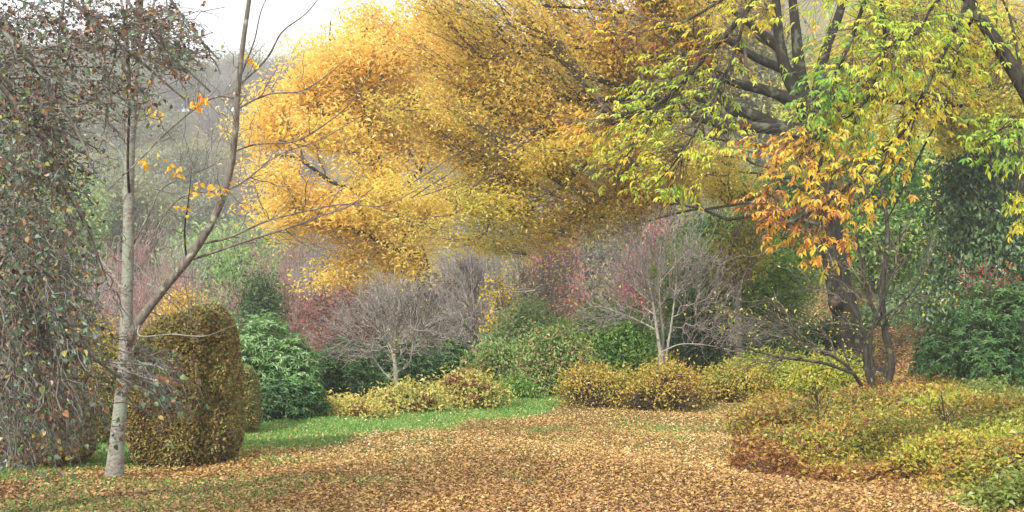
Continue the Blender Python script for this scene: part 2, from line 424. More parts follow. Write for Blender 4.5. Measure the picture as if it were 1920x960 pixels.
x, y, r = scatter_ground(420000, 10, 30, 5)
g = greenness(x, y)
keep = (r.uniform(size=len(x)) < g) & (edge_d(x, y) < 1.5)
x, y = x[keep], y[keep]; n = len(x)
h_ = r.uniform(.03, .06, n); th = r.uniform(0, 2 * PI, n); wd = 0.006 + 0.0004 * y
b = np.stack([x, y, H(x, y)], 1)
lean = np.stack([r.normal(0, .5, n), r.normal(0, .5, n), np.ones(n)], 1)
sd_ = np.stack([np.cos(th), np.sin(th), 0 * th], 1)
V = np.stack([b - sd_ * wd[:, None], b + sd_ * wd[:, None], b + lean * h_[:, None]], 1)
mb = MB(); mb.add(V, np.arange(3 * n).reshape(-1, 3), np.repeat(np.clip(.5 + r.normal(0, .25, n), 0, 1), 3))
gr = mb.build('grass', M['grass']); props(gr, 'bright green mown grass along the lawn edge', 'grass', kind='stuff')

# ------------------------------------------------------------------ shrubs
def lumps_dome(base, rx, ry, h, n, lr=0.42, flat=0.0):
    """lumps filling a dome; returns centers (n,3), radii (n,3)"""
    d = rdir(n); d[:, 2] = np.abs(d[:, 2])
    rad = rng.uniform(0.35, 1, n) ** 0.5
    k = 1 - lr
    zc = h * (lr * 0.8 + (1 - lr * 1.8) * d[:, 2] * rad)
    hor = 1 - 0.15 * d[:, 2]
    c = np.stack([base[0] + rx * k * d[:, 0] * rad * hor, base[1] + ry * k * d[:, 1] * rad * hor, base[2] + zc], 1)
    s = rng.uniform(0.75, 1.2, n)
    r = np.stack([rx * lr * s, ry * lr * s, h * lr * 0.85 * s], 1)
    # a low, wide ring keeps the skirt on the ground
    m = max(5, n // 3); th = np.linspace(0, 2 * PI, m, endpoint=False) + rng.uniform(0, 1)
    c2 = np.stack([base[0] + rx * k * np.cos(th), base[1] + ry * k * np.sin(th), np.full(m, base[2] + h * 0.24)], 1)
    r2 = np.tile(np.array([[rx * lr * .95, ry * lr * .95, h * 0.3]]), (m, 1))
    return np.vstack([c, c2]), np.vstack([r, r2])

def lump_points(c, r, n, shell=(0.72, 1.06), inner=0.0):
    w = (r.prod(1)) ** (2 / 3); w /= w.sum()
    i = rng.choice(len(c), n, p=w)
    d = rdir(n)
    rad = rng.uniform(*shell, n)
    k = rng.uniform(size=n) < inner; rad = np.where(k, rng.uniform(0.2, 0.75, n), rad)
    p = c[i] + d * r[i] * rad[:, None]
    keep = np.ones(n, bool)
    for j in range(len(c)):
        q = (((p - c[j]) / r[j]) ** 2).sum(1)
        keep &= (q > 0.42) | (i == j) | k
    keep &= p[:, 2] > H(p[:, 0], p[:, 1]) + 0.01
    p = p[keep]; i = i[keep]
    nrm = unit((p - c[i]) / r[i] ** 1.0 / 1.0)
    return p, nrm

def add_clustered(mb, p, nrm, size, asp, T0, Ts, mat, style, seed=0, near=False, per=7, tw=None):
    """leaves around tip points p"""
    n = len(p)
    ph = rng.uniform(0, 6)
    sc = 1.6 / max(size * 9, .3)
    tc = T0 + Ts * 0.7 * bump3(p, sc, ph) + rng.normal(0, Ts * .35, n)
    if style == 'rosette':
        up = unit(nrm * 0.8 + np.array([0, 0, .8]) + rng.normal(0, .25, (n, 3)))
        a = unit(np.cross(up, rdir(n))); b = np.cross(up, a)
        for k in range(per):
            th = 2 * PI * k / per + rng.normal(0, .25, n)
            ax = a * np.cos(th)[:, None] + b * np.sin(th)[:, None] + up * rng.normal(.12, .25, n)[:, None]
            s = size * rng.uniform(.75, 1.2, n)
            leaves(mb, p, s, s * asp, np.clip(tc + rng.normal(0, .12, n), 0, 1), ax, up, fold=.18, mat=mat, curl=.22, near=near)
    else:
        q = np.repeat(p, per, 0) ; nn = np.repeat(nrm, per, 0); t = np.repeat(tc, per)
        m = len(q); q = q + rng.normal(0, size * 2.1, (m, 3)) * np.array([1, 1, .7])
        if style == 'layer':
            nm = np.array([0, 0, 1.]) + rng.normal(0, .35, (m, 3)); ax = rdir(m) * np.array([1, 1, .3]) + np.array([0, 0, -.25])
        elif style == 'droop':
            ax = np.array([0, 0, -.7]) + rdir(m) * .8; nm = nn + rdir(m) * .8
        else:
            ax = rdir(m) + nn * .4 + np.array([0, 0, -.15]); nm = nn + np.array([0, 0, .7]) + rdir(m) * .7
        s = size * rng.uniform(.65, 1.25, m)
        leaves(mb, q, s, s * asp * rng.uniform(.8, 1.2, m), np.clip(t + rng.normal(0, Ts * .8, m), 0, 1), ax, nm, mat=mat, near=near)

def shrub(name, label, cat, px, wpx, top, Y, lm, leafpx=7, n=1500, asp=.5, style='mix', per=7, T0=.5, Ts=.3, lumps=14, lr=.36,
          depth=None, bark='twig_brown', twigs=250, group=None, part='foliage', heads=0, dz=0.0, near=False, inner=.15, foot=0):
    """a shrub that stands on the ground at column px, distance Y, wpx wide, whose top reaches row `top`"""
    x = (px - 960) / F * Y; z0 = float(H(x, Y)); rx = wpx / F * Y / 2
    h = max(.28, EYE + (HOR - top) / F * Y - z0)
    ry = depth if depth else rx * .8
    root = empty(name, (x, Y, z0), label, cat, group)
    base = np.array([x, Y, z0])
    c, r = lumps_dome(base, rx, ry, h, lumps, lr)
    size = leafpx / F * Y
    # branches
    sk = Skel(); ns = 7
    for k in range(ns):
        t = c[rng.integers(len(c))]
        q, rr = limb(np.array([base + [rng.normal(0, .04), rng.normal(0, .04), -.05], base + (t - base) * .5 + [0, 0, h * .12], t]), .02 + h * .008, .008 + h * .003, 8)
        sk.add_limb(q, rr, 5)
    tp, tn = lump_points(c, r, twigs, (.8, 1.08))
    if len(tp): sk.grow(tp, .006 + h * .002, .002 + h * .0008, K=5, pull=.3, S=3, arch=.08)
    sk.V.build('branch', M[bark], root)
    mb = MB()
    p, nr = lump_points(c, r, n, inner=inner)
    if foot:
        k = rng.uniform(size=len(p)) < 1 - foot * (1 - sstep((p[:, 2] - z0) / h, .12, .75)); p, nr = p[k], nr[k]
    add_clustered(mb, p, nr, size, asp, T0, Ts, 0, style, near=near, per=per)
    mb.build(part, M[lm], root)
    if heads:
        hp, hn = lump_points(c, r, heads * 4, (1.1, 1.25))
        hp = hp[np.argsort(-hp[:, 2] + .35 * hp[:, 1] - .3 * rng.uniform(size=len(hp)))][:heads]
        for q in hp:
            R = rng.uniform(.1, .15); m = 150
            d = rdir(m); d[:, 2] = d[:, 2] * .75 + .1
            hm = MB(); leaves(hm, q + d * R * rng.uniform(.6, 1, m)[:, None], .05, .04, np.clip(rng.normal(.5, .25, m), 0, 1), rdir(m), d, mat=0)
            hm.build('flower_head', M['l_head'], root)
    return root

def bush(*a, **k): return shrub('shrub', *a, **k)

# ------------------------------------------------------------------ trees (generic)
def tree(name, label, cat, trunks, blobs, lm, leafsz, n1=40, n2=300, n3=1500, per=6, asp=.5, style='mix', T0=.5, Ts=.3, bark='bark_mid',
         twig=None, r1=.05, r2=.02, r3=.007, group=None, arch=.1, pull=.3, S=8, leaves_on=1.0, near=False, spread=1.0, Tfun=None, shell=(.15, 1.15), wig=.08, clump=.75, squash=.5, proto=False, p2k=.5):
    """trunks: list of (points, r0, r1); blobs: (n,6) cx cy cz rx ry rz"""
    base = np.array(trunks[0][0][0], float)
    root = empty(name, base, label, cat, group)
    sk = Skel(); bm_ = []
    for k, (pts, ra, rb) in enumerate(trunks):
        q, rr = limb(pts, ra, rb, 26, wig=.012)
        if k == 0: rr[:3] *= np.array([1.35, 1.15, 1.05])
        s1 = MB(); V, Fc = tubes(q, rr, 10 if k == 0 else S); s1.add(V, Fc, None, 0, True)
        s1.build('trunk' if k == 0 else 'branch', M[bark], root)
        sk.n.append(q[4 if k == 0 else 1:]); sk.r.append(rr[4 if k == 0 else 1:])
    blobs = np.array(blobs, float)
    c, r = blobs[:, :3], blobs[:, 3:6]
    def samp(n, sh=shell):
        w = r.prod(1) ** .75; w /= w.sum(); i = rng.choice(len(c), n, p=w)
        d = rdir(n); rad = rng.uniform(sh[0] ** 2, sh[1] ** 2, n) ** .5
        g = rng.normal(0, .52, (n, 3)); u = (rng.uniform(size=n) < .6)[:, None]
        return c[i] + r[i] * np.where(u, g, d * rad[:, None])
    if n1: sk.grow(samp(n1), r1, r2, K=9, pull=pull, arch=arch, wig=wig, S=5)
    p2 = sk.grow(samp(n2), r2, r3, K=7, pull=pull * p2k, arch=arch, wig=wig, S=4)
    e = p2[rng.integers(len(p2), size=n3), -1 - rng.integers(0, 4, n3)]
    ext = np.array([r[:, 0].mean(), r[:, 1].mean(), r[:, 2].mean()]) * (.42 if lm else .6)
    t3 = e + rng.normal(0, 1, (n3, 3)) * ext * np.array([1, 1, squash]) * clump
    m3 = n3 // 4; t3[:m3] = samp(m3, (.2, 1.3))
    t3 = t3[t3[:, 2] > H(t3[:, 0], t3[:, 1]) + .1] if not proto else t3
    p3 = sk.grow(t3, r3, r3 * .35, K=5, pull=.15, arch=arch * .7, wig=wig, S=3, keep=False)
    sk.V.build('branches' if False else 'twig', M[twig or bark], root)['kind'] = 'stuff'
    if lm:
        k = rng.uniform(size=len(p3)) < leaves_on
        q = np.concatenate([p3[k][:, -1], p3[k][:, -2], p3[k][:, -3]])
        mb = MB()
        T = T0 if Tfun is None else Tfun(q)
        add_clustered(mb, q, unit(q - base), leafsz, asp, T, Ts, 0, style, per=per, near=near)
        mb.build('crown', M[lm], root)
    return root

def layers(bl, k=5, fx=.6, fz=.24, sp=.55):
    """break each lobe of a crown into flat, separate sprays"""
    out = []
    for b in bl:
        b = np.array(b)
        for _ in range(k):
            d = rng.normal(0, sp, 3); d = d / max(1, np.linalg.norm(d) / 1.35)
            u = rng.uniform(.7, 1.3)
            out.append([*(b[:3] + d * b[3:]), b[3] * fx * u, b[4] * fx * u, b[5] * fz * u])
    return out

def B(px, py, Y, rpx, rpy, rd):
    p = P(px, py, Y); return [*p, rpx / F * Y, rd, rpy / F * Y]

def G(px, Y, dz=-0.05):
    x = (px - 960) / F * Y; return np.array([x, Y, float(H(x, Y)) + dz])

def copy_tree(o, loc, rz, sc, label=None):
    r = o.copy(); COL.objects.link(r); r.location = loc; r.rotation_euler = (0, 0, rz); r.scale = sc
    if label: r['label'] = label
    for ch in o.children:
        c = ch.copy(); COL.objects.link(c); c.parent = r
    return r

# ------------------------------------------------------------------ far hillside wood
def proto_tree(name, label, group, Hh, W, lm, bark, n2, n3, leafsz=.35, per=4, leaves_on=1., conic=False):
    b = np.array([0, 0, 0.])
    if conic:
        bl = [[0, 0, Hh * (.15 + .8 * u), W * (1.05 - u), W * (1.05 - u), Hh * .1] for u in np.linspace(0, 1, 7)]
    else:
        bl = [[rng.normal(0, W * .3), rng.normal(0, W * .3), Hh * rng.uniform(.45, .8), W * .6, W * .6, Hh * .24] for _ in range(6)]
    return tree(name, label, 'tree', [(np.array([b, b + [.1, .1, Hh * .4], b + [.2, -.1, Hh * .92]]), .22, .04)], bl, lm, leafsz,
                n1=26, n2=n2, n3=n3, bark=bark, proto=True, r1=.09, r2=.06, r3=.05, per=per, group=group, leaves_on=leaves_on, arch=.02)

FARY = lambda px, Y: G(px, Y, -.1)
protos = []
gs = 'trees of the far hillside wood'
protos.append(proto_tree('hillside_tree', 'bare grey tree in the hazy wood on the far hillside', gs, 11, 4.2, None, 'twig_mauve', 150, 700))
protos.append(proto_tree('hillside_tree', 'thin leafed yellowish brown tree in the hazy wood on the far hillside', gs, 10, 4, 'l_yelshrub', 'bark_grey', 100, 320, .4, 2))
protos.append(proto_tree('hillside_tree', 'dull green leafy tree in the hazy wood on the far hillside', gs, 12, 4.6, 'l_mist', 'bark_grey', 120, 500, .45, 5))
protos.append(proto_tree('hillside_tree', 'tall grey twiggy tree in the hazy wood on the far hillside', gs, 14, 4.4, None, 'bark_grey', 160, 700))
protos.append(proto_tree('conifer', 'dark conical conifer among the bare trees of the far hillside', 'conifers of the far hillside', 13, 2.6, 'l_blue', 'bark_mid', 100, 520, .4, 6, conic=True))
spots = []
rs = np.random.default_rng(11)
for row, (Yr, k) in enumerate(((98, 13), (112, 14), (128, 15), (146, 16), (166, 17), (188, 18), (212, 20), (236, 28), (258, 36), (270, 40), (276, 40))):
    for j in range(k):
        px = -140 + 1500 * (j + rs.uniform(.1, .9)) / k
        spots.append((px, Yr + rs.uniform(-6, 6)))
used = set()
for i, (px, Y) in enumerate(spots):
    u = rs.uniform()
    if Y > 250 and rs.uniform() < .5: ty = 2
    elif px < 420: ty = 2 if u < .38 else (0 if u < .62 else 3 if u < .82 else 1 if u < .9 else 4)
    else: ty = 0 if u < .5 else 3 if u < .8 else 1 if u < .93 else 2
    o = protos[ty]; s = rs.uniform(.75, 1.15) * (1.08 if Y > 240 else 1); loc = tuple(FARY(px, Y)); rz = rs.uniform(0, 6.28)
    if ty not in used:
        used.add(ty); o.location = loc; o.rotation_euler = (0, 0, rz); o.scale = (s, s, s)
    else: copy_tree(o, loc, rz, (s * rs.uniform(.9, 1.15), s, s * rs.uniform(.9, 1.1)))

# right hand slope behind the garden: pale yellow and green trees
def simple_tree(name, label, px, wpx, top, Y, lm, leafpx, n3=1200, per=5, cat='tree', low=.25, bark='bark_mid', T0=.5, Ts=.3, leaves_on=1., group=None, style='mix', n2=250, depth=None, asp=.5, twig=None, lean=0, arch=.1, r3=None, stems=1, clump=.75, squash=.5):
    g = G(px, Y); topz = EYE + (HOR - top) / F * Y; h = topz - g[2]; W = wpx / F * Y / 2
    bl = []
    for _ in range(9):
        z = rng.uniform(low + .16, .84); k = math.sqrt(max(.1, 1 - ((z - (low + .45)) / .62) ** 2))
        bl.append([g[0] + lean * z + rng.uniform(-.55, .55) * W * k, Y + rng.uniform(-.5, .5) * (depth or W) * k, g[2] + h * z, W * .48, (depth or W) * .48, h * .17])
    tr = []
    for s in range(stems):
        dx = 0 if stems == 1 else rng.uniform(-.35, .35) * W
        tr.append((np.array([g + [dx * .1, 0, 0], g + [lean * .3 + dx * .5, .1, h * .35], g + [lean + dx, 0, h * .85]]), .03 + h * .018 / stems ** .5, .02))
    return tree(name, label, cat, tr, bl, lm, leafpx / F * Y, n1=22, n2=n2, n3=n3, clump=clump, squash=squash, per=per, bark=bark, twig=twig, r1=.05, r2=.02 + .0003 * Y, r3=r3 or (.004 + .00022 * Y),
                T0=T0, Ts=Ts, leaves_on=leaves_on, group=group, style=style, asp=asp, arch=arch)

simple_tree('birch_tree', 'pale yellow sunlit tree high on the slope at the right edge', 1850, 330, 130, 74, 'l_sunny', 11, 1600, 7, low=.1)
simple_tree('birch_tree', 'pale yellow green tree on the slope directly right of the slender stems', 1690, 230, 240, 66, 'l_sunny', 10, 1500, 7, low=.05, T0=.35)
simple_tree('birch_tree', 'thin pale yellow tree seen behind the upper big trunk', 1560, 200, 120, 78, 'l_sunny', 10, 1100, 6, low=.1, T0=.3)
simple_tree('ash_tree', 'green leafy tree standing behind the slender stems', 1640, 210, 250, 46, 'l_green', 11, 1500, 7, low=.12, T0=.45)
simple_tree('ash_tree', 'tall green tree behind the crown at the top right corner', 1790, 260, 20, 88, 'l_lowgreen', 10, 1500, 7, low=.2)
simple_tree('oak_tree', 'muted green tree with gaps at the top of the frame behind the big trunk', 1420, 430, -60, 84, 'l_mist', 11, 900, 6, low=.2, T0=.65)
simple_tree('oak_tree', 'yellowish tree far behind the middle of the spreading crown', 1120, 360, 60, 96, 'l_mist', 10, 1700, 6, low=.1, T0=.8)

# ------------------------------------------------------------------ middle distance, left to right
simple_tree('willow_tree', 'pale lime green round tree beyond the leaning limb', 415, 220, 340, 84, 'l_lime', 9, 1500, 8, low=.02, T0=.4, style='droop')
simple_tree('willow_tree', 'small yellow green tree low on the hazy left hillside', 135, 150, 280, 100, 'l_lime', 9, 1200, 7, low=.0, T0=.8)
simple_tree('birch_tree', 'dull green bushy tree left of the lime green willow', 250, 170, 330, 104, 'l_mist', 9, 1200, 6, low=.0)
g_ = 'bare pinkish bushes in the hollow'
for k, (px, w_, top, Y, mt) in enumerate([(230, 220, 392, 80, 'twig_pink'), (330, 180, 420, 74, 'twig_mauve'), (150, 200, 430, 74, 'twig_mauve'), (530, 180, 405, 74, 'twig_pink'),
                                      (450, 200, 440, 66, 'twig_pink'), (590, 170, 425, 62, 'twig_mauve'), (600, 160, 360, 90, 'twig_mauve'), (300, 220, 470, 62, 'twig_pink'),
                                      (90, 220, 470, 64, 'twig_pink'), (540, 150, 470, 52, 'twig_pink')]):
    where = ['below the dull green bushy tree', 'just left of the lime green willow', 'behind the drooping twigs at the left', 'right of the lime green willow', 'below the lime green willow',
             'under the left edge of the golden crown', 'tall and faint behind the golden crown edge', 'above the yellow orange bush', 'low behind the weeping twigs at the far left', 'above the dark rhododendron'][k]
    simple_tree('bare_bush', f"bare {'pinkish brown' if mt == 'twig_pink' else 'greyish mauve'} bush {where}", px, w_, top, Y, 'l_maroon' if mt == 'twig_pink' else None, 6,
                1100, 1, low=.02, bark=mt, leaves_on=.18, group=g_, n2=260, stems=3, T0=.8)
simple_tree('conifer', 'pointed dark green young conifer between the pink bushes', 495, 60, 505, 48, 'l_laurel', 8, 500, 6, low=.05)
bush('yellow and orange leaved bush behind the clipped hedge', 'shrub', 350, 200, 515, 27, 'l_yelorange', 7, 1500, T0=.55, lumps=16, twigs=500, lr=.3, bark='bark_grey')
bush('yellow bush with reddish leaf tips left of the pale trunk', 'shrub', 160, 190, 560, 26, 'l_yelshrub', 7, 1300, T0=.6, twigs=300)
simple_tree('maple_tree', 'dark red maple behind the bare grey tree', 640, 150, 515, 40, 'l_maroon', 7, 1000, 4, low=.05, T0=.5, stems=3)
shrub('rhododendron', 'large pale topped rhododendron beside the clipped hedge', 'rhododendron', 496, 232, 556, 25, 'l_rhodo', 12, 3200, .3, 'rosette', 7, .6, .4, 24, .34, bark='bark_mid')
shrub('rhododendron', 'low rounded rhododendron at the foot of the taller one on the lawn edge', 'rhododendron', 536, 172, 700, 20.5, 'l_laurel', 10, 2000, .36, 'rosette', 7, .42, .4, 14, .36, bark='bark_mid')
shrub('rhododendron', 'dark rhododendron left of the forked bare tree', 'rhododendron', 645, 150, 625, 27, 'l_laurel', 9, 1700, .35, 'rosette', 6, .45, .3, 14, bark='bark_mid')
shrub('rhododendron', 'dark wide rhododendron behind the forked bare tree', 'rhododendron', 745, 190, 610, 31, 'l_laurel', 9, 1900, .35, 'rosette', 6, .4, .3, 16, bark='bark_mid')
shrub('rhododendron', 'shaded dark evergreen right of the forked bare tree', 'rhododendron', 850, 130, 620, 33, 'l_laurel', 9, 1400, .35, 'rosette', 6, .55, .3, 12, bark='bark_mid')
shrub('hydrangea', 'low yellow brown hydrangea at the left end of the border', 'shrub', 655, 140, 752, 21.3, 'l_hydra', 8, 900, .55, 'mix', 6, .55, .3, 12, .34, heads=5)
shrub('hydrangea', 'bright yellow hydrangea in the middle of the border', 'shrub', 770, 150, 722, 22.6, 'l_hydra', 8, 1000, .55, 'mix', 6, .72, .3, 12, .34, heads=9)
shrub('hydrangea', 'tallest yellow hydrangea with many brown flower heads', 'shrub', 872, 150, 694, 24.2, 'l_hydra', 8, 1100, .55, 'mix', 6, .7, .35, 12, .34, heads=9)
bush('sage green shrub with pinkish tips above the end of the border', 'shrub', 925, 120, 632, 28, 'l_sagepink', 8, 1300, T0=.5, twigs=300)
bush('tall sage green shrub left of the pinkish green one', 'shrub', 985, 170, 535, 31, 'l_sage', 8, 2600, T0=.5, twigs=200, lumps=24, lr=.3)
bush('green shrub with pink brown plumes at the lawn corner', 'shrub', 1035, 160, 600, 27.5, 'l_sagepink', 8, 2300, T0=.4, Ts=.4, twigs=300, heads=0)
bush('broad leafy green shrub behind the low golden bushes', 'shrub', 1135, 240, 555, 30, 'l_green', 9, 3000, T0=.35, twigs=200, lumps=28, lr=.28)
bush('small dark green shrub in the gap at the end of the green lawn', 'shrub', 965, 70, 715, 26, 'l_green', 7, 600, T0=.2, twigs=80)
simple_tree('bare_tree', 'tangled mauve bare tree left of the sage green shrub', 905, 230, 430, 38, None, 8, 2600, 1, low=.12, bark='twig_mauve', n2=500, stems=3, r3=.008)
simple_tree('bare_tree', 'faint mauve bare tree under the golden crown', 820, 200, 470, 46, None, 8, 2000, 1, low=.1, bark='twig_mauve', n2=400, stems=2, r3=.009)
simple_tree('bare_tree', 'grey bare tree with few yellow leaves above the sage green shrub', 1000, 210, 400, 50, 'l_olive', 7, 1900, 1, low=.1, bark='bark_grey', n2=400, stems=2, leaves_on=.3, r3=.01)
simple_tree('spindle_tree', 'crimson pink leaved tree behind the silver stemmed tree', 1215, 150, 385, 52, 'l_crimson', 7, 900, 2, low=.25, T0=.5, twig='bark_grey', stems=3)
simple_tree('spindle_tree', 'small crimson tree left of the larger crimson one', 1045, 110, 380, 58, 'l_crimson', 7, 600, 3, low=.3, T0=.3, twig='bark_grey', stems=2)
simple_tree('holly_tree', 'dark evergreen tree with dense leaves left of the big trunk', 1350, 180, 310, 40, 'l_laurel', 9, 2300, 7, low=.1, T0=.6, Ts=.4)
simple_tree('maple_tree', 'bright green maple between the silver stems and the big trunk', 1370, 270, 430, 34, 'l_bright', 9, 2300, 7, low=.3, T0=.35, style='layer')
simple_tree('maple_tree', 'bright green maple right behind the big trunk', 1480, 190, 270, 38, 'l_bright', 9, 1700, 6, low=.3, T0=.3, style='layer')
for k, (px, w_, top, Y, lm, t0, lb) in enumerate([
    (1225, 170, 600, 32, 'l_laurel', .5, 'dark green shrub behind the silver stems'),
    (1330, 200, 555, 33, 'l_laurel', .6, 'dark leafy shrub right of the silver stems'),
    (1440, 180, 580, 33, 'l_laurel', .7, 'shaded green shrub left of the big trunk foot'),
    (1545, 150, 600, 36, 'l_laurel', .5, 'dark green shrub directly behind the big trunk'),
    (1440, 150, 640, 26, 'l_lowgreen', .5, 'yellow green twiggy shrub left of the slender stems'),
    (1550, 130, 655, 24.5, 'l_lowgreen', .6, 'loose yellow green shrub at the foot of the big trunk')]):
    bush(lb, 'shrub', px, w_, top, Y, lm, 8, 1500, T0=t0, twigs=350, bark='bark_grey' if k > 3 else 'twig_brown', inner=.1)
# low golden bushes beside the lawn
bush('rounded golden bush at the left end of the row', 'shrub', 1125, 190, 676, 24.2, 'l_yelshrub', 6, 2300, T0=.62, Ts=.35, twigs=1600, lumps=4, lr=.5, depth=1.2, foot=.8)
bush('long golden brown bush in front of the silver stems', 'shrub', 1240, 200, 668, 23.6, 'l_yelshrub', 6, 2500, T0=.42, Ts=.35, twigs=1600, lumps=4, lr=.5, depth=1.2, foot=.8)
bush('golden bush with green tips at the right end of the row', 'shrub', 1372, 200, 678, 25.4, 'l_yelshrub', 6, 2300, T0=.62, Ts=.35, twigs=1600, lumps=4, lr=.5, depth=1.2, foot=.8)

simple_tree('maple_tree', 'small bright yellow leaved tree left of the tall sage green shrub', 942, 60, 500, 33, 'l_yellow', 7, 90, 3, low=.2, T0=.95, n2=60, bark='bark_grey')
simple_tree('maple_tree', 'yellow leaved twiggy tree in front of the dark holly', 1385, 130, 355, 31, 'l_lowgreen', 8, 260, 4, low=.45, T0=.75, n2=90, bark='bark_grey')
# right hand side
simple_tree('holly_tree', 'tall blue green evergreen tree near the right edge', 1862, 230, 250, 33, 'l_blue', 11, 1700, 7, low=-.12, T0=.5, style='droop', clump=1.1, squash=.8)
shrub('rhododendron', 'large dark rhododendron at the right edge', 'rhododendron', 1865, 280, 500, 25, 'l_laurel', 11, 2800, .34, 'rosette', 7, .55, .35, 20, .32, bark='bark_mid')
shrub('rhododendron', 'dark rhododendron overhanging the leafy path', 'rhododendron', 1765, 120, 610, 26.5, 'l_laurel', 10, 1400, .34, 'rosette', 7, .3, .3, 12, bark='bark_mid')
bush('grey blue shrub on the far side of the leafy path', 'shrub', 1715, 110, 545, 42, 'l_blue', 7, 1300, T0=.7, twigs=200)
bush('round green shrub up the slope between stems and path', 'shrub', 1660, 130, 470, 50, 'l_bright', 8, 1500, T0=.2, twigs=200)
bush('pale green shrub behind the grey blue one', 'shrub', 1770, 140, 430, 56, 'l_sage', 8, 1500, T0=.5, twigs=200)
simple_tree('maple_tree', 'small flame red maple beside the blue green evergreen', 1850, 150, 465, 26.5, 'l_flame', 7, 40, 2, low=.55, T0=.5, n2=40, bark='bark_mid')
simple_tree('maple_tree', 'thin tree with sparse red orange leaves behind the evergreen top', 1840, 200, 250, 48, 'l_flame', 7, 260, 1, low=.3, T0=.6, leaves_on=.5, n2=100, bark='bark_grey')

for (px, w_, top, Y, lm, t0, lb) in [
    (1700, 200, 560, 62, 'l_sunny', .4, 'pale yellow bush at the head of the leafy path'),
    (1830, 220, 540, 50, 'l_sage', .5, 'pale sage bush uphill behind the large rhododendron'),
    (1620, 150, 560, 58, 'l_lowgreen', .4, 'yellow green bush uphill left of the leafy path'),
    (1750, 110, 590, 45, 'l_green', .4, 'mid green bush beside the leafy path'),
    (1650, 110, 610, 40, 'l_sage', .3, 'grey green bush just behind the slender stems'),
    (1900, 160, 470, 60, 'l_lowgreen', .6, 'yellow green bush high up at the right edge')]:
    bush(lb, 'shrub', px, w_, top, Y, lm, 8, 1500, T0=t0, twigs=150)
x, y, r = scatter_ground(60000, 26, 60, 31); x = r.uniform(.2, .48, len(x)) * y
pos = np.stack([x, y, H(x, y) + r.uniform(.01, .05, len(x))], 1); n = len(x); th = r.uniform(0, 6.28, n); sz = r.uniform(.06, .11, n)
mb = MB(); leaves(mb, pos, sz, sz * .7, np.clip(r.normal(.3, .2, n), 0, 1), np.stack([np.cos(th), np.sin(th), r.normal(0, .3, n)], 1), np.stack([r.normal(0, .4, n), r.normal(0, .4, n), np.ones(n)], 1), mat=0, curl=-.15)
props(mb.build('fallen_leaves', M['l_litter']), 'reddish brown fallen leaves on the path rising between the shrubs', 'fallen leaves', kind='stuff')

# ------------------------------------------------------------------ planted bank at the right
bank = [(1490, 270, 758, 18.6, .42, 'l_bank', 'brown yellow mound of low plants at the lawn side of the bank'),
        (1640, 260, 742, 19.5, .55, 'l_bank', 'yellow green mound of low plants below the slender stems'),
        (1490, 230, 800, 15.0, .36, 'l_bank', 'rusty brown leafy mound nearest the open leaf carpet'),
        (1620, 280, 784, 15.4, .4, 'l_bank', 'mottled brown and green mound in the middle of the bank'),
        (1790, 230, 752, 18.2, .6, 'l_lowgreen', 'pale green mound under the large dark rhododendron'),
        (1900, 200, 765, 16.8, .6, 'l_bank', 'olive mound of low plants at the right edge'),
        (1810, 270, 822, 12.8, .5, 'l_lowgreen', 'yellow green feathery mound at the lower right'),
        (1915, 220, 812, 13.6, .5, 'l_lowgreen', 'pale green leafy mound touching the right edge'),
        (1930, 240, 890, 11.8, .3, 'l_bank', 'yellow brown mound in the bottom right corner')]
for (px, w_, top, Y, t0, lm, lb) in bank:
    shrub('low_shrub', lb, 'ground cover plant', px, w_, top, Y, lm, 9, 1500, .5, 'mix', 7, t0, .38, 16, .3, depth=w_ / F * Y * .42, twigs=420, bark='twig_brown', group='low mounds on the planted bank', inner=.1)

r = np.random.default_rng(21); n = 110000
y = np.exp(r.uniform(math.log(10.2), math.log(27), n)); x = y * r.uniform(.14, .5, n)
pp = np.stack([x, y, 0 * x], 1)
e = x - (0.168 * y + 0.12 + .25 * bump3(pp, 1.7, 2) + .02 * (y - 14) ** 1) - 1.75 * sstep(-y, -13.9, -12.2)
k = e > r.uniform(0, .25, n); x, y, pp, e = x[k], y[k], pp[k], e[k]; n = len(x)
hh = sstep(e, 0, .4) * (.2 + .17 * bump3(pp, 2.3, 1) + .08 * bump3(pp, 6, 3))
pos = np.stack([x, y, H(x, y) + np.maximum(.01, hh) * r.uniform(.1, 1.12, n)], 1)
T = .42 + .5 * bump3(pp, .9, 4) + .42 * sstep(x / y, .3, .42) - .3 * (1 - sstep(x / y, .2, .31)) + r.normal(0, .2, n)
th = r.uniform(0, 6.28, n); sz = r.uniform(.04, .08, n)
mb = MB(); leaves(mb, pos, sz, sz * .6, np.clip(T, 0, .93), np.stack([np.cos(th), np.sin(th), r.normal(0, .5, n)], 1), np.stack([r.normal(0, .6, n), r.normal(0, .6, n), np.ones(n)], 1), mat=0)
m = 5000; i = r.integers(0, n, m); a = pos[i]; a[:, 2] -= .12
b = a + np.stack([r.normal(0, .13, m), r.normal(0, .13, m), r.uniform(.08, .3, m)], 1)
V, Fc = tubes(np.stack([a, (a + b) / 2 + r.normal(0, .02, (m, 3)), b], 1), np.tile(np.array([.004, .003, .002]), (m, 1)), 3); mb.add(V, Fc, None, 1, True)
props(mb.build('ground_cover', [M['l_bank'], M['twig_brown']]), 'mixed brown, yellow and green ground cover between the mounds of the bank', 'ground cover', kind='stuff')

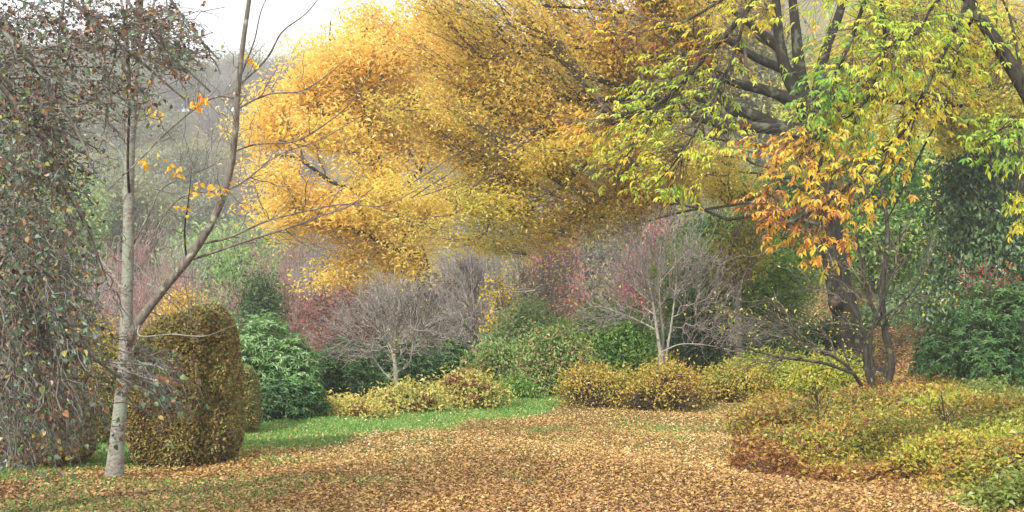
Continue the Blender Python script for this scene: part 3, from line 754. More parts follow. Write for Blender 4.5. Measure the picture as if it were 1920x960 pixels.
for px, top, Y, lb in ((1528, 712, 16.2, 'thin bare sapling poking out of the brown end of the bank'), (1765, 735, 14.2, 'thin dark stemmed sapling in the middle of the bank')):
    g = G(px, Y); t = P(px, top, Y); m = (g + t) / 2 + [.04, 0, 0]
    tree('sapling', lb, 'sapling', [(np.array([g, m, t]), .014, .004), (np.array([m - [0, 0, .1], m + [.12, .05, .1], m + [.2, 0, .3]]), .007, .003)], [B(px, top + 30, Y, 28, 30, .2)],
         'l_lowgreen', .05, 8, 20, 50, per=1, bark='bark_dark', r1=.005, r2=.004, r3=.003, leaves_on=.3)

# ------------------------------------------------------------------ clipped hedge blocks
def hedge(label, px, wpx, top, Y, dep, n, lm='l_hedge', T0=.48, slope=.0, size=.052, group='clipped hedge blocks'):
    x = (px - 960) / F * Y; z0 = float(H(x, Y)); h = EYE + (HOR - top) / F * Y - z0; rx = wpx / F * Y / 2
    root = empty('clipped_hedge', (x, Y, z0), label, 'hedge', group)
    d = rdir(n * 2)
    # superellipsoid, wider at the foot
    pw = 5.0
    s = (np.abs(d) ** pw).sum(1) ** (-1 / pw)
    q = d * s[:, None]
    rad = 1 - np.abs(rng.normal(0, .05, len(q))) + .04 * bump3(q * 2.2, 1, 2.) + .03 * bump3(q * 6, 1, 1.)
    q = q * rad[:, None]
    def shape(q):
        u = (q[:, 2] + 1) / 2
        X = x + q[:, 0] * rx * (1.02 - .24 * u ** 1.6); Yy = Y + dep + q[:, 1] * dep * (1.0 - .15 * u)
        Z = z0 + u * h * (1 + slope * q[:, 0])
        return np.stack([X, Yy, Z], 1)
    p = shape(q); nr = unit(q ** 3)
    mb = MB(); T = T0 + .22 * bump3(p, 2.6, 1) + rng.normal(0, .27, len(p)) + .12 * (q[:, 2] > .7)
    sz = size * rng.uniform(.7, 1.3, len(p))
    leaves(mb, p, sz, sz * .6, np.clip(T, 0, 1), rdir(len(p)) + nr * .5, nr + rdir(len(p)) * .7, mat=0)
    mb.build('foliage', M[lm], root)
    m = n // 5; d = rdir(m); s = (np.abs(d) ** pw).sum(1) ** (-1 / pw); q1 = d * s[:, None]
    a = shape(q1 * .45); b = shape(q1 * (1 + rng.normal(0, .015, m))[:, None])
    u = np.linspace(0, 1, 4)[None, :, None]; pth = a[:, None] * (1 - u) + b[:, None] * u
    pth[:, 1:-1] += rng.normal(0, .03, pth[:, 1:-1].shape)
    V, Fc = tubes(pth, np.tile(np.array([.006, .005, .004, .0025]), (m, 1)), 3)
    tb = MB(); tb.add(V, Fc, None, 0, True)
    # twig-filled heart of the hedge
    d = rdir(6000); s = (np.abs(d) ** pw).sum(1) ** (-1 / pw); q2 = d * s[:, None] * rng.uniform(.7, .93, 6000)[:, None]
    e = q2 + rng.normal(0, .12, q2.shape)
    pth = np.stack([shape(q2), shape((q2 + e) / 2 * .99), shape(np.clip(e, -.95, .95))], 1)
    V, Fc = tubes(pth, np.tile(np.array([.008, .007, .005]), (6000, 1)), 3); tb.add(V, Fc, None, 0, True)
    tb.build('twig', M['twig_brown'], root)['kind'] = 'stuff'
    return root

hedge('tall clipped hedge block with rounded top right of the pale trunk', 325, 204, 585, 14.6, .6, 44000, slope=.09)
hedge('narrow clipped hedge seen behind the right end of the taller block', 428, 90, 690, 18.2, .4, 12000, T0=.6)
hedge('dark clipped hedge behind the weeping twigs at the left edge', 30, 170, 740, 13.8, .7, 26000, T0=.35)
hedge('clipped hedge between the pale trunk and the weeping twigs', 150, 130, 690, 17.0, .7, 18000, T0=.6)

# ------------------------------------------------------------------ forked bare tree in the border
def bare_hero(label, base, stems, blobs, bark, twig, n1, n2, n3, name='bare_tree', r1=.02, r2=.010, r3=.006, lm=None, leafsz=.06, leaves_on=.1, per=1, arch=.12):
    return tree(name, label, 'tree', stems, blobs, lm, leafsz, n1, n2, n3, per=per, bark=bark, twig=twig, r1=r1, r2=r2, r3=r3, arch=arch, leaves_on=leaves_on, wig=.15, shell=(.3, 1.05))

Y = 25.5
b0 = G(745, Y)
bare_hero('forked silver grey bare tree behind the hydrangeas', b0,
          [(np.vstack([b0, PL([(742, 700), (738, 660), (742, 620), (750, 560)], Y)]), .06, .012),
           (PL([(740, 715), (722, 700), (700, 670), (680, 640)], Y - .3), .025, .008),
           (PL([(742, 700), (768, 680), (775, 640), (790, 600)], Y + .2), .028, .008),
           (PL([(738, 665), (724, 630), (716, 600), (700, 570)], Y - .2), .024, .008),
           (PL([(741, 640), (760, 600), (770, 560)], Y + .4), .024, .008)],
          [B(640, 600, Y, 85, 40, 1.2), B(720, 560, Y, 70, 55, 1.3), B(800, 530, Y, 50, 30, 1), B(820, 600, Y, 70, 55, 1.2), B(690, 650, Y - .5, 90, 35, 1), B(790, 640, Y, 60, 30, 1), B(640, 660, Y, 60, 25, .8), B(760, 545, Y, 80, 35, 1.2), B(680, 550, Y, 70, 35, 1.2)],
          'bark_white', 'twig_mauve', 90, 500, 1400, lm='l_yelshrub', leaves_on=.04)
Y = 26.5
b0 = G(1240, Y)
bare_hero('silver stemmed multi trunk tree behind the low golden bushes', b0,
          [(np.vstack([b0, PL([(1238, 670), (1232, 620), (1222, 560), (1210, 510), (1200, 450)], Y)]), .05, .008),
           (PL([(1241, 720), (1243, 640), (1238, 580), (1236, 520), (1240, 450)], Y + .3), .042, .008),
           (PL([(1243, 715), (1252, 650), (1262, 590), (1268, 520), (1262, 420)], Y + .1), .036, .008),
           (PL([(1232, 620), (1205, 605), (1170, 590), (1125, 575), (1095, 580)], Y - .4), .02, .005),
           (PL([(1240, 660), (1280, 645), (1340, 650), (1400, 665)], Y - .6), .016, .005),
           (PL([(1225, 570), (1190, 540), (1150, 480)], Y), .016, .005),
           (PL([(1236, 530), (1290, 470), (1330, 420)], Y), .016, .005)],
          [B(1160, 480, Y, 90, 80, 1.4), B(1240, 450, Y, 90, 80, 1.4), B(1320, 520, Y, 90, 70, 1.3), B(1130, 590, Y, 60, 40, 1), B(1380, 620, Y - .5, 90, 50, 1)],
          'bark_white', 'bark_grey', 60, 400, 1500, lm='l_olive', leaves_on=.05)

# ------------------------------------------------------------------ golden tree
Y = 42
g0 = G(800, Y)
def gT(q): return .5 + .42 * sstep(-(q[:, 2] - EYE) / Y * F, -140, 20) + .25 * bump3(q, .5, 2)
tree('golden_tree', 'bright golden orange tree glowing left of the middle', 'tree',
     [(np.vstack([g0, PL([(795, 540), (785, 480), (755, 410), (715, 330), (690, 240), (680, 130), (690, 40)], Y)]), .32, .05),
      (PL([(785, 480), (730, 460), (660, 430), (600, 410), (540, 385)], Y - 1), .12, .03),
      (PL([(755, 410), (690, 370), (620, 340), (560, 300), (510, 290)], Y - .5), .11, .03),
      (PL([(715, 330), (650, 270), (590, 210), (540, 180)], Y), .10, .03),
      (PL([(740, 380), (800, 300), (830, 220), (830, 130)], Y + 1), .10, .03),
      (PL([(695, 250), (640, 170), (620, 100), (620, 40)], Y), .07, .02)],
     layers([B(700, 90, Y, 120, 70, 2.4), B(620, 120, Y, 70, 60, 1.8), B(790, 90, Y, 80, 70, 2), B(600, 230, Y, 110, 60, 2.2), B(700, 210, Y, 110, 80, 2.4), B(560, 330, Y, 90, 60, 2),
      B(660, 340, Y - .5, 110, 70, 2.4), B(780, 340, Y, 90, 90, 2.4), B(530, 245, Y, 55, 40, 1.4), B(640, 410, Y - .5, 110, 45, 2.2), B(760, 430, Y, 80, 45, 2), B(660, 470, Y, 60, 40, 1.6), B(600, 515, Y, 50, 18, 1.2),
      B(520, 370, Y, 60, 30, 1.4), B(850, 200, Y, 50, 120, 2), B(540, 410, Y, 60, 25, 1.4), B(500, 200, Y, 40, 20, 1), B(570, 160, Y, 50, 40, 1.4), B(730, 490, Y, 90, 40, 1.8), B(800, 40, Y, 90, 50, 2), B(520, 190, Y, 40, 30, 1.2), B(490, 290, Y, 30, 20, 1), B(650, 60, Y, 80, 40, 2), B(590, 120, Y, 60, 40, 1.6), B(720, 40, Y, 90, 40, 2), B(690, 270, Y, 130, 60, 2.2), B(600, 380, Y, 80, 40, 1.8)], 5, .44, .17, .75),
     'l_gold', .19, 70, 430, 4600, per=4, asp=.42, style='layer', bark='bark_dark', twig='twig_tan', r1=.035, r2=.014, r3=.006, clump=.36, squash=.3, Tfun=gT, Ts=.25, shell=(.1, 1.15))

# ------------------------------------------------------------------ big spreading tree
Y = 28
b0 = G(1632, Y)
def bT(q):
    return .5 + .17 * bump3(q, .55, 1) + .25 * sstep(-q[:, 2], -6, -1.5) - .08 * sstep(q[:, 2], 6, 9) + .4 * sstep(q[:, 0] / q[:, 1] * F + 960, 1180, 1450)
tree('spreading_tree', 'old spreading tree with dark trunk and olive gold leaves sweeping to the left', 'tree',
     [(np.vstack([b0, PL([(1612, 690), (1588, 600), (1570, 520), (1555, 420), (1535, 310), (1520, 230), (1500, 160)], Y)]), .36, .2),
      (PL([(1508, 190), (1498, 120), (1490, 40), (1480, -80)], Y), .17, .085),
      (PL([(1512, 200), (1480, 150), (1462, 80), (1455, 0), (1440, -100)], Y - .4), .17, .08),
      (PL([(1522, 240), (1535, 160), (1550, 90), (1575, 20), (1600, -90)], Y + .5), .17, .08),
      (PL([(1530, 250), (1580, 190), (1640, 130), (1700, 60), (1760, -60)], Y + 1), .15, .06),
      (PL([(1525, 245), (1460, 238), (1400, 212), (1330, 208), (1260, 190), (1180, 188), (1080, 185), (960, 190)], Y - 1), .17, .03),
      (PL([(1522, 255), (1440, 240), (1360, 235), (1280, 215), (1200, 225), (1110, 215), (1010, 240)], Y - 2), .14, .025),
      (PL([(1505, 195), (1440, 170), (1380, 155), (1320, 130), (1260, 122), (1190, 95), (1100, 90), (960, 85)], Y - .5), .14, .025),
      (PL([(1495, 140), (1420, 110), (1350, 70), (1260, 60), (1150, 20), (1000, 10)], Y), .12, .025),
      (PL([(1250, 190), (1160, 160), (1090, 140), (1040, 110), (1000, 100)], Y - 1.2), .07, .02),
      (PL([(1470, 100), (1400, 40), (1300, -20), (1150, -60)], Y + .6), .12, .04),
      (PL([(1580, 190), (1680, 190), (1780, 200), (1860, 190)], Y + 2), .1, .03)],
     layers([B(900, 90, Y, 110, 90, 2.5), B(870, 220, Y, 90, 80, 2.4), B(960, 310, Y, 110, 60, 1.8), B(1040, 60, Y, 130, 60, 2), B(1010, 200, Y, 110, 55, 1.8), B(1080, 330, Y, 110, 80, 2.4),
      B(1150, 120, Y, 110, 50, 1.8), B(1330, 130, Y + 2, 90, 40, 1.4), B(1310, 280, Y + 1.5, 90, 35, 1.4), B(1400, 340, Y + 3, 80, 30, 1.2), B(1220, 50, Y, 90, 80, 2.2), B(1420, 0, Y + 5, 120, 60, 1.5), B(930, 400, Y, 90, 35, 1.6), B(1050, 410, Y, 90, 35, 1.6), B(830, 300, Y, 50, 60, 1.6), B(870, 360, Y, 60, 60, 1.6),
      B(1180, 240, Y, 90, 60, 2), B(1780, 150, Y + 2, 150, 90, 2.5), B(1720, 50, Y + 3, 130, 80, 2), B(1180, 400, Y, 60, 40, 1.6), B(1000, -40, Y, 250, 60, 3), B(1180, -70, Y, 160, 50, 3), B(1680, -40, Y + 4, 160, 80, 2), B(1000, 460, Y, 120, 18, 1.4), B(820, 180, Y, 70, 60, 1.6), B(800, 80, Y, 60, 60, 1.6), B(780, 420, Y, 60, 40, 1.4), B(1600, 60, Y + 4, 100, 80, 1.5), B(1870, 80, Y + 2, 90, 100, 2.5), B(1840, 230, Y + 2, 90, 40, 2), B(1240, 300, Y, 80, 60, 2)], 6, .46, .2, .75),
     'l_olive', .1, 130, 1000, 11000, per=5, asp=.5, style='layer', bark='bark_beech', twig='bark_mid', r1=.055, r2=.013, r3=.004, clump=.42, squash=.3, Tfun=bT, Ts=.25, shell=(.1, 1.15), arch=.06)

st = bpy.data.objects['spreading_tree']
th = np.linspace(0, 2 * PI, 25); kc = P(1566, 565, 28.0 - .46)
for R0, r0, mt, nm in ((.13, .055, 'bark_beech', 'knot'), (.05, .075, 'twig_brown', 'hollow')):  # the hollow is a solid brown patch standing for the shade inside
    q = np.stack([kc[0] + np.cos(th) * R0 * .75, np.full(25, kc[1] + (.03 if nm == 'knot' else .0)) + .03 * np.sin(3 * th), kc[2] + np.sin(th) * R0 * 1.3], 1)
    kb = MB(); V, Fc = tubes(q, r0 * (1 + .25 * np.sin(2 * th)), 8); kb.add(V, Fc, None, 0, True); kb.build(nm, M[mt], st)

# ------------------------------------------------------------------ slender multi-stem tree in front of it
Y = 22
b0 = G(1645, Y)
tree('slender_tree', 'slender dark multi stemmed tree in front of the big trunk', 'tree',
     [(np.vstack([b0, PL([(1672, 690), (1660, 620), (1655, 540), (1664, 450), (1655, 370), (1636, 300)], Y)]), .075, .025),
      (np.vstack([b0 + [-.05, -.1, 0], PL([(1625, 690), (1618, 620), (1590, 560), (1560, 500)], Y - .2)]), .06, .02),
      (np.vstack([b0 + [-.15, -.15, 0], PL([(1600, 700), (1565, 670), (1500, 640), (1440, 590), (1390, 560)], Y - .6)]), .036, .01),
      (PL([(1660, 620), (1630, 560), (1612, 480), (1600, 420)], Y + .2), .045, .018),
      (PL([(1620, 640), (1650, 600), (1700, 560), (1740, 500)], Y - .2), .03, .01),
      (PL([(1640, 730), (1632, 660), (1640, 600), (1680, 500), (1690, 420)], Y - .4), .04, .012),
      (PL([(1600, 700), (1540, 680), (1460, 670), (1380, 650), (1330, 655)], Y - .8), .03, .01)],
     [B(1440, 560, Y - .5, 110, 70, 1), B(1360, 600, Y - .5, 90, 50, 1), B(1500, 620, Y - .5, 100, 60, 1), B(1600, 500, Y, 90, 90, 1), B(1700, 450, Y, 70, 90, 1), B(1440, 680, Y - .8, 90, 30, .8), B(1740, 560, Y, 50, 50, .8)],
     'l_lowgreen', .07, 36, 120, 420, per=2, asp=.5, bark='bark_dark', twig='bark_mid', r1=.018, r2=.009, r3=.0045, leaves_on=.22, wig=.08)

# ------------------------------------------------------------------ overhanging tree at the right with long leaflets
def spray_tree():
    Y = 12.5
    g = G(2130, Y)
    root = empty('overhanging_tree', g, 'leaning tree whose yellow green to orange leaf sprays hang across the top right', 'tree')
    sk = Skel()
    q, r = limb(np.vstack([g, PL([(2090, 560), (2000, 320), (1920, 165), (1862, 70), (1815, 0), (1700, -160), (1560, -280)], Y)]), .095, .045, 34)
    m = MB(); V, Fc = tubes(q, r, 12); m.add(V, Fc, None, 0, True); m.build('trunk', M['bark_dark'], root)
    sk.n.append(q[14:]); sk.r.append(r[14:])
    subs = [([(1815, 0, 12.5), (1790, 60, 12.2), (1745, 150, 12), (1700, 235, 11.8), (1640, 295, 11.6), (1560, 370, 11.4), (1480, 420, 11.2)], .028, .006),
            ([(1830, 20, 12.5), (1800, 90, 12.8), (1770, 200, 13), (1740, 260, 13.1), (1690, 360, 13.2), (1660, 420, 13.2)], .02, .005),
            ([(1745, 150, 12), (1720, 210, 11.8), (1690, 300, 11.6), (1640, 350, 11.5)], .014, .005),
            ([(1560, -280, 12.5), (1500, -120, 13), (1400, 20, 13.3), (1320, 110, 13.4), (1240, 190, 13.5), (1160, 230, 13.4), (1080, 265, 13.3)], .045, .006),
            ([(1400, 20, 13.3), (1370, 120, 13.1), (1320, 220, 13), (1270, 300, 12.9), (1220, 350, 12.8)], .02, .005),
            ([(1240, 190, 13.5), (1210, 250, 13.4), (1170, 300, 13.3), (1150, 370, 13.3)], .014, .005),
            ([(1650, -200, 12.5), (1640, -60, 12), (1600, 60, 11.8), (1570, 130, 11.7), (1520, 190, 11.6)], .03, .006),
            ([(1640, -60, 12), (1660, 60, 12.2), (1640, 160, 12.2), (1590, 220, 12), (1500, 270, 11.9), (1430, 290, 11.8)], .022, .006),
            ([(1500, -120, 13), (1380, -20, 13.5), (1280, 40, 13.8), (1200, 60, 13.8)], .025, .006),
            ([(1815, 0, 12.5), (1840, -60, 12), (1760, 0, 11.5), (1720, 60, 11.3), (1660, 90, 11.2)], .025, .006),
            ([(2000, 320, 12.5), (1960, 240, 12), (1920, 240, 11.6), (1880, 240, 11.4), (1840, 270, 11.3)], .02, .005),
            ([(2000, 320, 12.5), (1960, 360, 12), (1910, 370, 11.6), (1880, 400, 11.5)], .02, .005),
            ([(1920, 165, 12.5), (1900, 60, 12.8), (1880, 0, 13), (1850, -40, 13)], .02, .006)]
    for pts, ra, rb in subs:
        q, r = limb(PL(pts), ra, rb, 26, wig=.02)
        m = MB(); V, Fc = tubes(q, r, 7); m.add(V, Fc, None, 0, True); m.build('branch', M['bark_dark'], root)
        sk.n.append(q[3:]); sk.r.append(r[3:])
    # clusters: px, py, Y, rx px, ry px, count, hue
    cl = [(1095, 248, 13.3, 38, 22, 14, .33), (1150, 240, 13.3, 60, 40, 26, .6), (1160, 300, 13.3, 55, 40, 26, .66), (1200, 200, 13.5, 50, 40, 22, .72), (1255, 165, 13.4, 55, 40, 24, .8), (1230, 250, 13.4, 60, 40, 24, .7),
          (1230, 335, 12.9, 50, 35, 20, .62), (1250, 365, 12.9, 40, 18, 9, .85), (1300, 270, 13, 60, 45, 26, .7), (1330, 190, 13.1, 40, 30, 5, .8), (1370, 130, 13.2, 50, 40, 5, .7), (1290, 130, 13.5, 60, 30, 12, .65),
          (1370, 270, 13, 45, 30, 12, .66), (1200, 50, 13.8, 80, 40, 12, .5), (1330, 40, 13.6, 90, 50, 20, .55), (1190, 75, 13.8, 60, 20, 14, .05), (1320, 105, 13.5, 40, 20, 12, .05), (1440, 30, 13, 70, 30, 9, .65),
          (1560, 170, 11.7, 60, 50, 34, .92), (1600, 120, 11.8, 60, 50, 26, .8), (1640, 190, 12.1, 70, 50, 30, .6), (1600, 250, 12, 60, 40, 26, .55), (1550, 230, 11.8, 50, 40, 20, .85), (1530, 275, 11.8, 50, 30, 22, .5), (1460, 275, 11.8, 55, 25, 20, .3),
          (1500, 320, 11.5, 60, 35, 26, .42), (1570, 330, 11.4, 60, 40, 14, .46), (1460, 360, 11.3, 45, 35, 9, .32), (1520, 390, 11.3, 70, 30, 11, .44), (1590, 390, 11.4, 50, 30, 18, .4), (1470, 430, 11.2, 50, 30, 8, .2), (1500, 450, 11.2, 50, 25, 12, .3),
          (1440, 395, 11.2, 35, 25, 14, .2), (1530, 490, 11.2, 26, 18, 5, .38), (1560, 440, 11.4, 40, 40, 9, .33), (1670, 100, 11.3, 70, 50, 28, .7), (1720, 60, 11.4, 80, 50, 30, .75), (1650, 40, 12, 80, 50, 26, .85), (1780, 40, 12, 70, 50, 24, .8), (1700, 170, 12, 60, 50, 26, .62),
          (1690, 240, 11.8, 50, 50, 24, .58), (1650, 300, 11.6, 50, 35, 20, .55), (1750, 200, 12.8, 60, 60, 22, .55), (1810, 110, 12.8, 60, 60, 20, .7), (1870, 40, 13, 60, 50, 20, .7), (1880, 110, 12.8, 50, 40, 10, .75),
          (1900, 230, 11.5, 50, 25, 20, .82), (1850, 265, 11.4, 50, 22, 14, .85), (1905, 310, 11.6, 40, 20, 12, .82), (1915, 380, 11.6, 25, 18, 8, .7), (1915, 432, 11.6, 18, 10, 4, .6), (1530, 0, 12.8, 80, 30, 12, .6), (1590, -20, 12, 80, 40, 16, .75), (1770, 130, 12.4, 60, 50, 18, .6)]
    tg = []; hue = []
    for px, py, Y, rx, ry, n, t in cl:
        n = int(n * 2.3)
        a = np.stack([rng.normal(px, rx * .78, n), rng.normal(py, ry * .68, n), rng.normal(Y, .35, n)], 1)
        tg.append(PL(a)); hue.append(t + rng.normal(0, .12 if t < .5 else .08, n))
    tg = np.concatenate(tg); hue = np.concatenate(hue)
    cc = np.array([P(c[0], c[1] - 12, c[2]) for c in cl])
    sk.grow(cc, .009, .0045, K=9, pull=.12, root=P(1700, -200, 12.5), arch=.12, S=4, wig=.06)
    p = sk.grow(tg, .0045, .0018, K=6, pull=.1, root=P(1700, -200, 12.5), arch=.1, S=3, keep=False)
    sk.V.build('twig', M['bark_mid'], root)['kind'] = 'stuff'
    # every target is a drooping compound leaf of five to seven leaflets
    mb = MB(); n = len(tg)
    out = unit(p[:, -1] - p[:, -3]) * np.array([1, 1, .3]) + np.array([0, 0, -.12]); out = unit(out)
    side = unit(np.cross(out, np.array([0, 0, 1.])))
    up = np.cross(side, out)
    for k, (al, s) in enumerate([(0, 1.0), (.65, .95), (-.65, .95), (1.25, .75), (-1.25, .75), (.3, .8), (-.3, .8)]):
        if k >= 5 and True:
            sel = rng.uniform(size=n) < .5
        else: sel = rng.uniform(size=n) < .93
        ax = out * math.cos(al) + side * math.sin(al) + np.array([0, 0, -.27]) + rng.normal(0, .22, (n, 3))
        st = tg - out * .05 * k * .3
        L = rng.uniform(.05, .092, n) * s
        leaves(mb, st[sel], L[sel], L[sel] * .38, np.clip(hue[sel] + rng.normal(0, .07, sel.sum()), 0, 1), ax[sel], (up + rng.normal(0, .45, (n, 3)))[sel], fold=.3, mat=0, near=True, curl=.25)
    mb.build('leaf_spray', M['l_hick'], root)['kind'] = 'stuff'
spray_tree()

# ------------------------------------------------------------------ pale trunk tree with the leaning limb
def pale_tree():
    Y = 13.6
    g = G(213, Y)
    root = empty('pale_tree', g, 'pale grey barked tree with a long leaning limb and a few yellow leaves', 'tree')
    q, r = limb(np.vstack([g, PL([(222, 800), (234, 680), (238, 560), (241, 430), (243, 300), (250, 180), (258, 60), (266, -60), (280, -200)], Y)]), .088, .036, 44, power=.8)
    r[:4] *= np.array([1.35, 1.2, 1.1, 1.04])
    m = MB(); V, Fc = tubes(q, r, 14); m.add(V, Fc, None, 0, True); m.build('trunk', M['bark_pale'], root)
    sk = Skel(); sk.n.append(q[10:]); sk.r.append(r[10:])
    L = [([(238, 652), (258, 608), (310, 540), (355, 485), (400, 410), (428, 330), (440, 250), (445, 180), (455, 90), (468, -10), (480, -120)], .052, .02, 'bark_limb', -.3),
         ([(352, 488), (400, 474), (470, 450), (540, 428), (600, 405), (650, 388), (700, 350)], .018, .005, 'bark_limb', -.5),
         ([(372, 458), (430, 445), (500, 415), (560, 400), (640, 382), (720, 385), (790, 350)], .015, .004, 'bark_limb', -.6),
         ([(350, 490), (346, 430), (352, 385), (358, 330)], .013, .004, 'bark_dark', -.2),
         ([(262, 604), (300, 545), (290, 450), (340, 370), (440, 350), (520, 290), (600, 262), (680, 215)], .012, .004, 'bark_limb', .2),
         ([(436, 285), (480, 270), (550, 265), (600, 240), (660, 190), (700, 120)], .013, .004, 'bark_limb', -.5),
         ([(443, 205), (500, 178), (560, 172), (600, 150), (650, 110)], .012, .004, 'bark_limb', -.4),
         ([(447, 160), (500, 110), (530, 60), (580, 20), (620, -40)], .014, .004, 'bark_limb', -.3),
         ([(445, 185), (410, 180), (370, 200), (310, 250), (262, 300), (200, 360)], .016, .005, 'bark_limb', -.1),
         ([(448, 150), (475, 80), (490, 20), (515, -30)], .011, .004, 'bark_limb', -.3),
         ([(263, 603), (262, 630), (320, 628), (385, 630), (450, 608), (530, 605)], .010, .003, 'bark_pale', -.9),
         ([(243, 320), (225, 285), (200, 265), (180, 250)], .03, .012, 'bark_pale', 0),
         ([(247, 260), (262, 200), (290, 140), (330, 90), (400, 60)], .022, .007, 'bark_pale', 0),
         ([(252, 160), (235, 90), (230, 20), (215, -60)], .025, .01, 'bark_pale', .1),
         ([(255, 130), (275, 60), (290, 0), (300, -60)], .022, .01, 'bark_pale', .1),
         ([(243, 380), (240, 300), (243, 180), (238, 60), (236, -60)], .016, .01, 'bark_dark', -.35),
         ([(238, 555), (200, 500), (160, 470), (110, 450)], .022, .007, 'bark_pale', .2),
         ([(239, 480), (280, 400), (310, 350), (400, 310)], .012, .004, 'bark_limb', .1)]
    for pts, ra, rb, bk, dy in L:
        k = len(pts)
        P3 = [(a, b, Y + dy * (i / (k - 1)) * 2) for i, (a, b) in enumerate(pts)]
        q, r = limb(PL(P3), ra, rb, 30, wig=.012)
        m = MB(); V, Fc = tubes(q, r, 8); m.add(V, Fc, None, 0, True); m.build('branch', M[bk], root)
        sk.n.append(q[4:]); sk.r.append(r[4:])
    a = []
    for px, py, rx, ry, n in [(330, 200, 70, 60, 30), (420, 300, 60, 60, 14), (480, 120, 60, 80, 26), (560, 250, 90, 90, 22), (350, 420, 80, 70, 18), (520, 420, 110, 50, 18), (250, 100, 90, 80, 30), (420, 620, 90, 20, 9), (640, 330, 90, 80, 14), (180, 450, 60, 60, 14), (300, 560, 40, 40, 6)]:
        a.append(np.stack([rng.normal(px, rx, n), rng.normal(py, ry, n), Y + rng.normal(-.2, .6, n)], 1))
    a = np.concatenate(a)
    sk.grow(PL(a), .005, .002, K=8, pull=.12, root=P(250, 700, Y), arch=-.05, wig=.06, S=4)
    sk.V.build('twig', M['bark_limb'], root)['kind'] = 'stuff'
    mb = MB(); cl = [(375, 185, 14, .25), (370, 200, 10, .3), (413, 352, 9, .45), (405, 355, 6, .4), (450, 388, 4, .4), (345, 385, 3, .6), (285, 210, 7, .5), (300, 215, 5, .4), (275, 305, 4, .4), (312, 302, 6, .4), (325, 318, 6, .25), (338, 325, 4, .4),
                     (365, 352, 5, .45), (378, 350, 4, .6), (350, 382, 3, .5), (468, 112, 5, .15), (480, 115, 4, .5), (535, 200, 4, .05), (690, 128, 2, 0), (60, 560, 2, .5), (530, 260, 5, .3), (500, 250, 4, .3), (530, 250, 4, .45), (545, 315, 4, .5), (620, 405, 3, .5), (275, 8, 3, .6), (270, 300, 3, .3)]
    ps = []; tt = []
    for px, py, n, t in cl:
        for _ in range(n):
            ps.append(P(rng.normal(px, 8), rng.normal(py, 7), Y - .3 + rng.normal(0, .1))); tt.append(t + rng.normal(0, .1))
    ps = np.array(ps); n = len(ps); s = rng.uniform(.045, .085, n)
    leaves(mb, ps, s, s * .8, np.clip(tt, 0, 1), rdir(n) * np.array([1, 1, .6]) + np.array([0, 0, -.6]), rdir(n) + np.array([0, -.8, .2]), mat=0, near=True)
    mb.build('leaf', M['l_yellow'], root)['kind'] = 'stuff'
pale_tree()

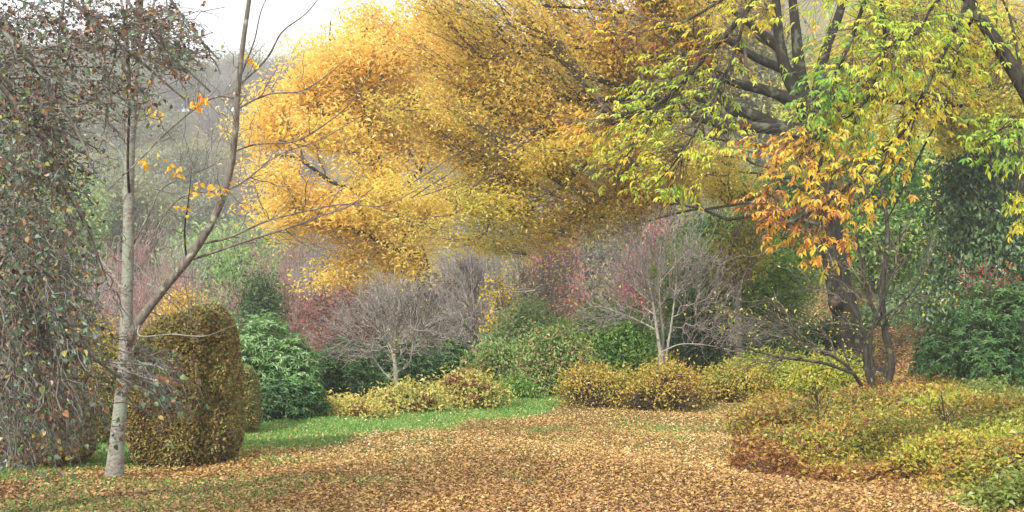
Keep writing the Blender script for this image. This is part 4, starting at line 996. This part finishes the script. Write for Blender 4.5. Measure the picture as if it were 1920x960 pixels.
# ------------------------------------------------------------------ weeping tree at the left
def weeping_tree():
    g = G(-420, 9.0)
    root = empty('weeping_tree', g, 'weeping tree of tangled drooping twigs with small round brown and green leaves', 'tree')
    q, r = limb(np.vstack([g, PL([(-400, 500), (-350, 200), (-300, -50), (-240, -250)], 9)]), .17, .08, 24)
    m = MB(); V, Fc = tubes(q, r, 12); m.add(V, Fc, None, 0, True); m.build('trunk', M['bark_mid'], root)
    sk = Skel(); sk.n.append(q[12:]); sk.r.append(r[12:])
    lim = [[(-300, -50, 9), (-180, -190, 9), (-40, -180, 8.8), (80, -60, 8.8), (190, 50, 8.8), (280, 130, 8.9), (350, 190, 9)],
           [(-260, -180, 9), (-100, -260, 9.2), (100, -220, 9.4), (250, -100, 9.5), (340, 30, 9.6), (410, 110, 9.6)],
           [(-340, 150, 9), (-220, 60, 8.6), (-90, 80, 8.4), (20, 180, 8.3), (100, 320, 8.3), (170, 440, 8.3)],
           [(-370, 300, 9), (-240, 260, 8.6), (-110, 330, 8.4), (0, 460, 8.3), (110, 600, 8.2), (200, 690, 8.2), (290, 740, 8.2)],
           [(-300, -50, 9), (-200, 0, 9.4), (-60, 100, 9.5), (60, 240, 9.6), (150, 400, 9.6), (200, 520, 9.6)],
           [(-350, 200, 9), (-200, 180, 9.4), (-60, 300, 9.6), (40, 450, 9.6), (120, 620, 9.6), (150, 760, 9.6)],
           [(-240, -250, 9), (-100, -330, 8.6), (60, -300, 8.4), (180, -160, 8.4), (230, -20, 8.4), (300, 80, 8.4), (390, 170, 8.4)],
           [(-380, 400, 9), (-250, 420, 8.8), (-120, 520, 8.6), (-10, 680, 8.6), (60, 820, 8.6)],
           [(-260, -180, 9), (-150, -100, 8.2), (-50, 0, 8), (60, 120, 8), (130, 220, 8), (180, 330, 8)],
           [(-240, -250, 9), (-60, -250, 9.8), (100, -120, 10), (160, 20, 10), (200, 120, 10)]]
    for pts in lim:
        q, r = limb(PL(pts), .03, .007, 26, wig=.02)
        m = MB(); V, Fc = tubes(q, r, 6); m.add(V, Fc, None, 0, True); m.build('branch', M['twig_weep'], root)
        sk.n.append(q[4:]); sk.r.append(r[4:])
    reg = [(40, 60, 110, 90, 9), (180, 60, 100, 70, 9), (300, 50, 90, 50, 6), (350, 110, 60, 45, 4), (100, 200, 110, 70, 9), (230, 180, 70, 60, 4), (30, 330, 80, 90, 11), (110, 330, 70, 70, 8), (50, 480, 90, 90, 13),
           (130, 500, 70, 80, 9), (60, 620, 100, 80, 16), (130, 640, 80, 70, 8), (60, 750, 90, 60, 11), (305, 715, 55, 45, 4), (330, 780, 40, 25, 1.2), (150, 790, 60, 50, 3), (30, 850, 60, 40, 5), (120, 830, 60, 40, 4), (20, 200, 60, 80, 7)]
    w_ = np.array([r_[4] for r_ in reg], float); w_ /= w_.sum(); R = np.array(reg, float)
    def samp(n):
        i = rng.choice(len(reg), n, p=w_)
        a = np.stack([rng.normal(R[i, 0], R[i, 2] * .55), rng.normal(R[i, 1], R[i, 3] * .6), rng.uniform(7.7, 10.2, n)], 1)
        a[:, 1] = np.minimum(a[:, 1], 885)
        return PL(a)
    up = P(-300, -60, 9)
    sk.grow(samp(150), .012, .005, K=9, pull=.12, root=up, arch=.1, wig=.05, S=5)
    sk.grow(samp(900), .006, .0028, K=8, pull=.08, root=up, arch=.12, wig=.12, S=4)
    p = sk.grow(samp(5200), .003, .0014, K=7, pull=.06, root=up, arch=.14, wig=.16, S=3, keep=False)
    sk.V.build('twig', M['twig_weep'], root)['kind'] = 'stuff'
    mb = MB()
    q = np.concatenate([p[:, -1], p[:, -2], p[:, -3], p[:, 3], p[:, 2]]); q = q + rng.normal(0, .02, q.shape)
    # sparser at the top, where most leaves are shrivelled and brown
    py = HOR - (q[:, 2] - EYE) / q[:, 1] * F
    k = rng.uniform(size=len(q)) < np.where(py < 250, .4, .42)
    q = q[k]; py = py[k]; n = len(q)
    cl = bump3(q, 2.2, 3) * .5
    t = np.where(rng.uniform(size=n) < .5 + .25 * sstep(-py, -350, -100), rng.uniform(0, .3, n), np.where(rng.uniform(size=n) < .16, rng.uniform(.3, .6, n), rng.uniform(.6, 1, n)))
    s = rng.uniform(.024, .052, n) * np.where(t < .3, .8, 1.0) * (1 + .12 * sstep(py, 420, 650))
    leaves(mb, q, s, s * .85, np.clip(t + cl * .1, 0, 1), rdir(n) * .8 + np.array([0, 0, -.6]), rdir(n) + np.array([0, -.3, .3]), mat=0, near=True)
    mb.build('leaf', M['l_weep'], root)['kind'] = 'stuff'
weeping_tree()
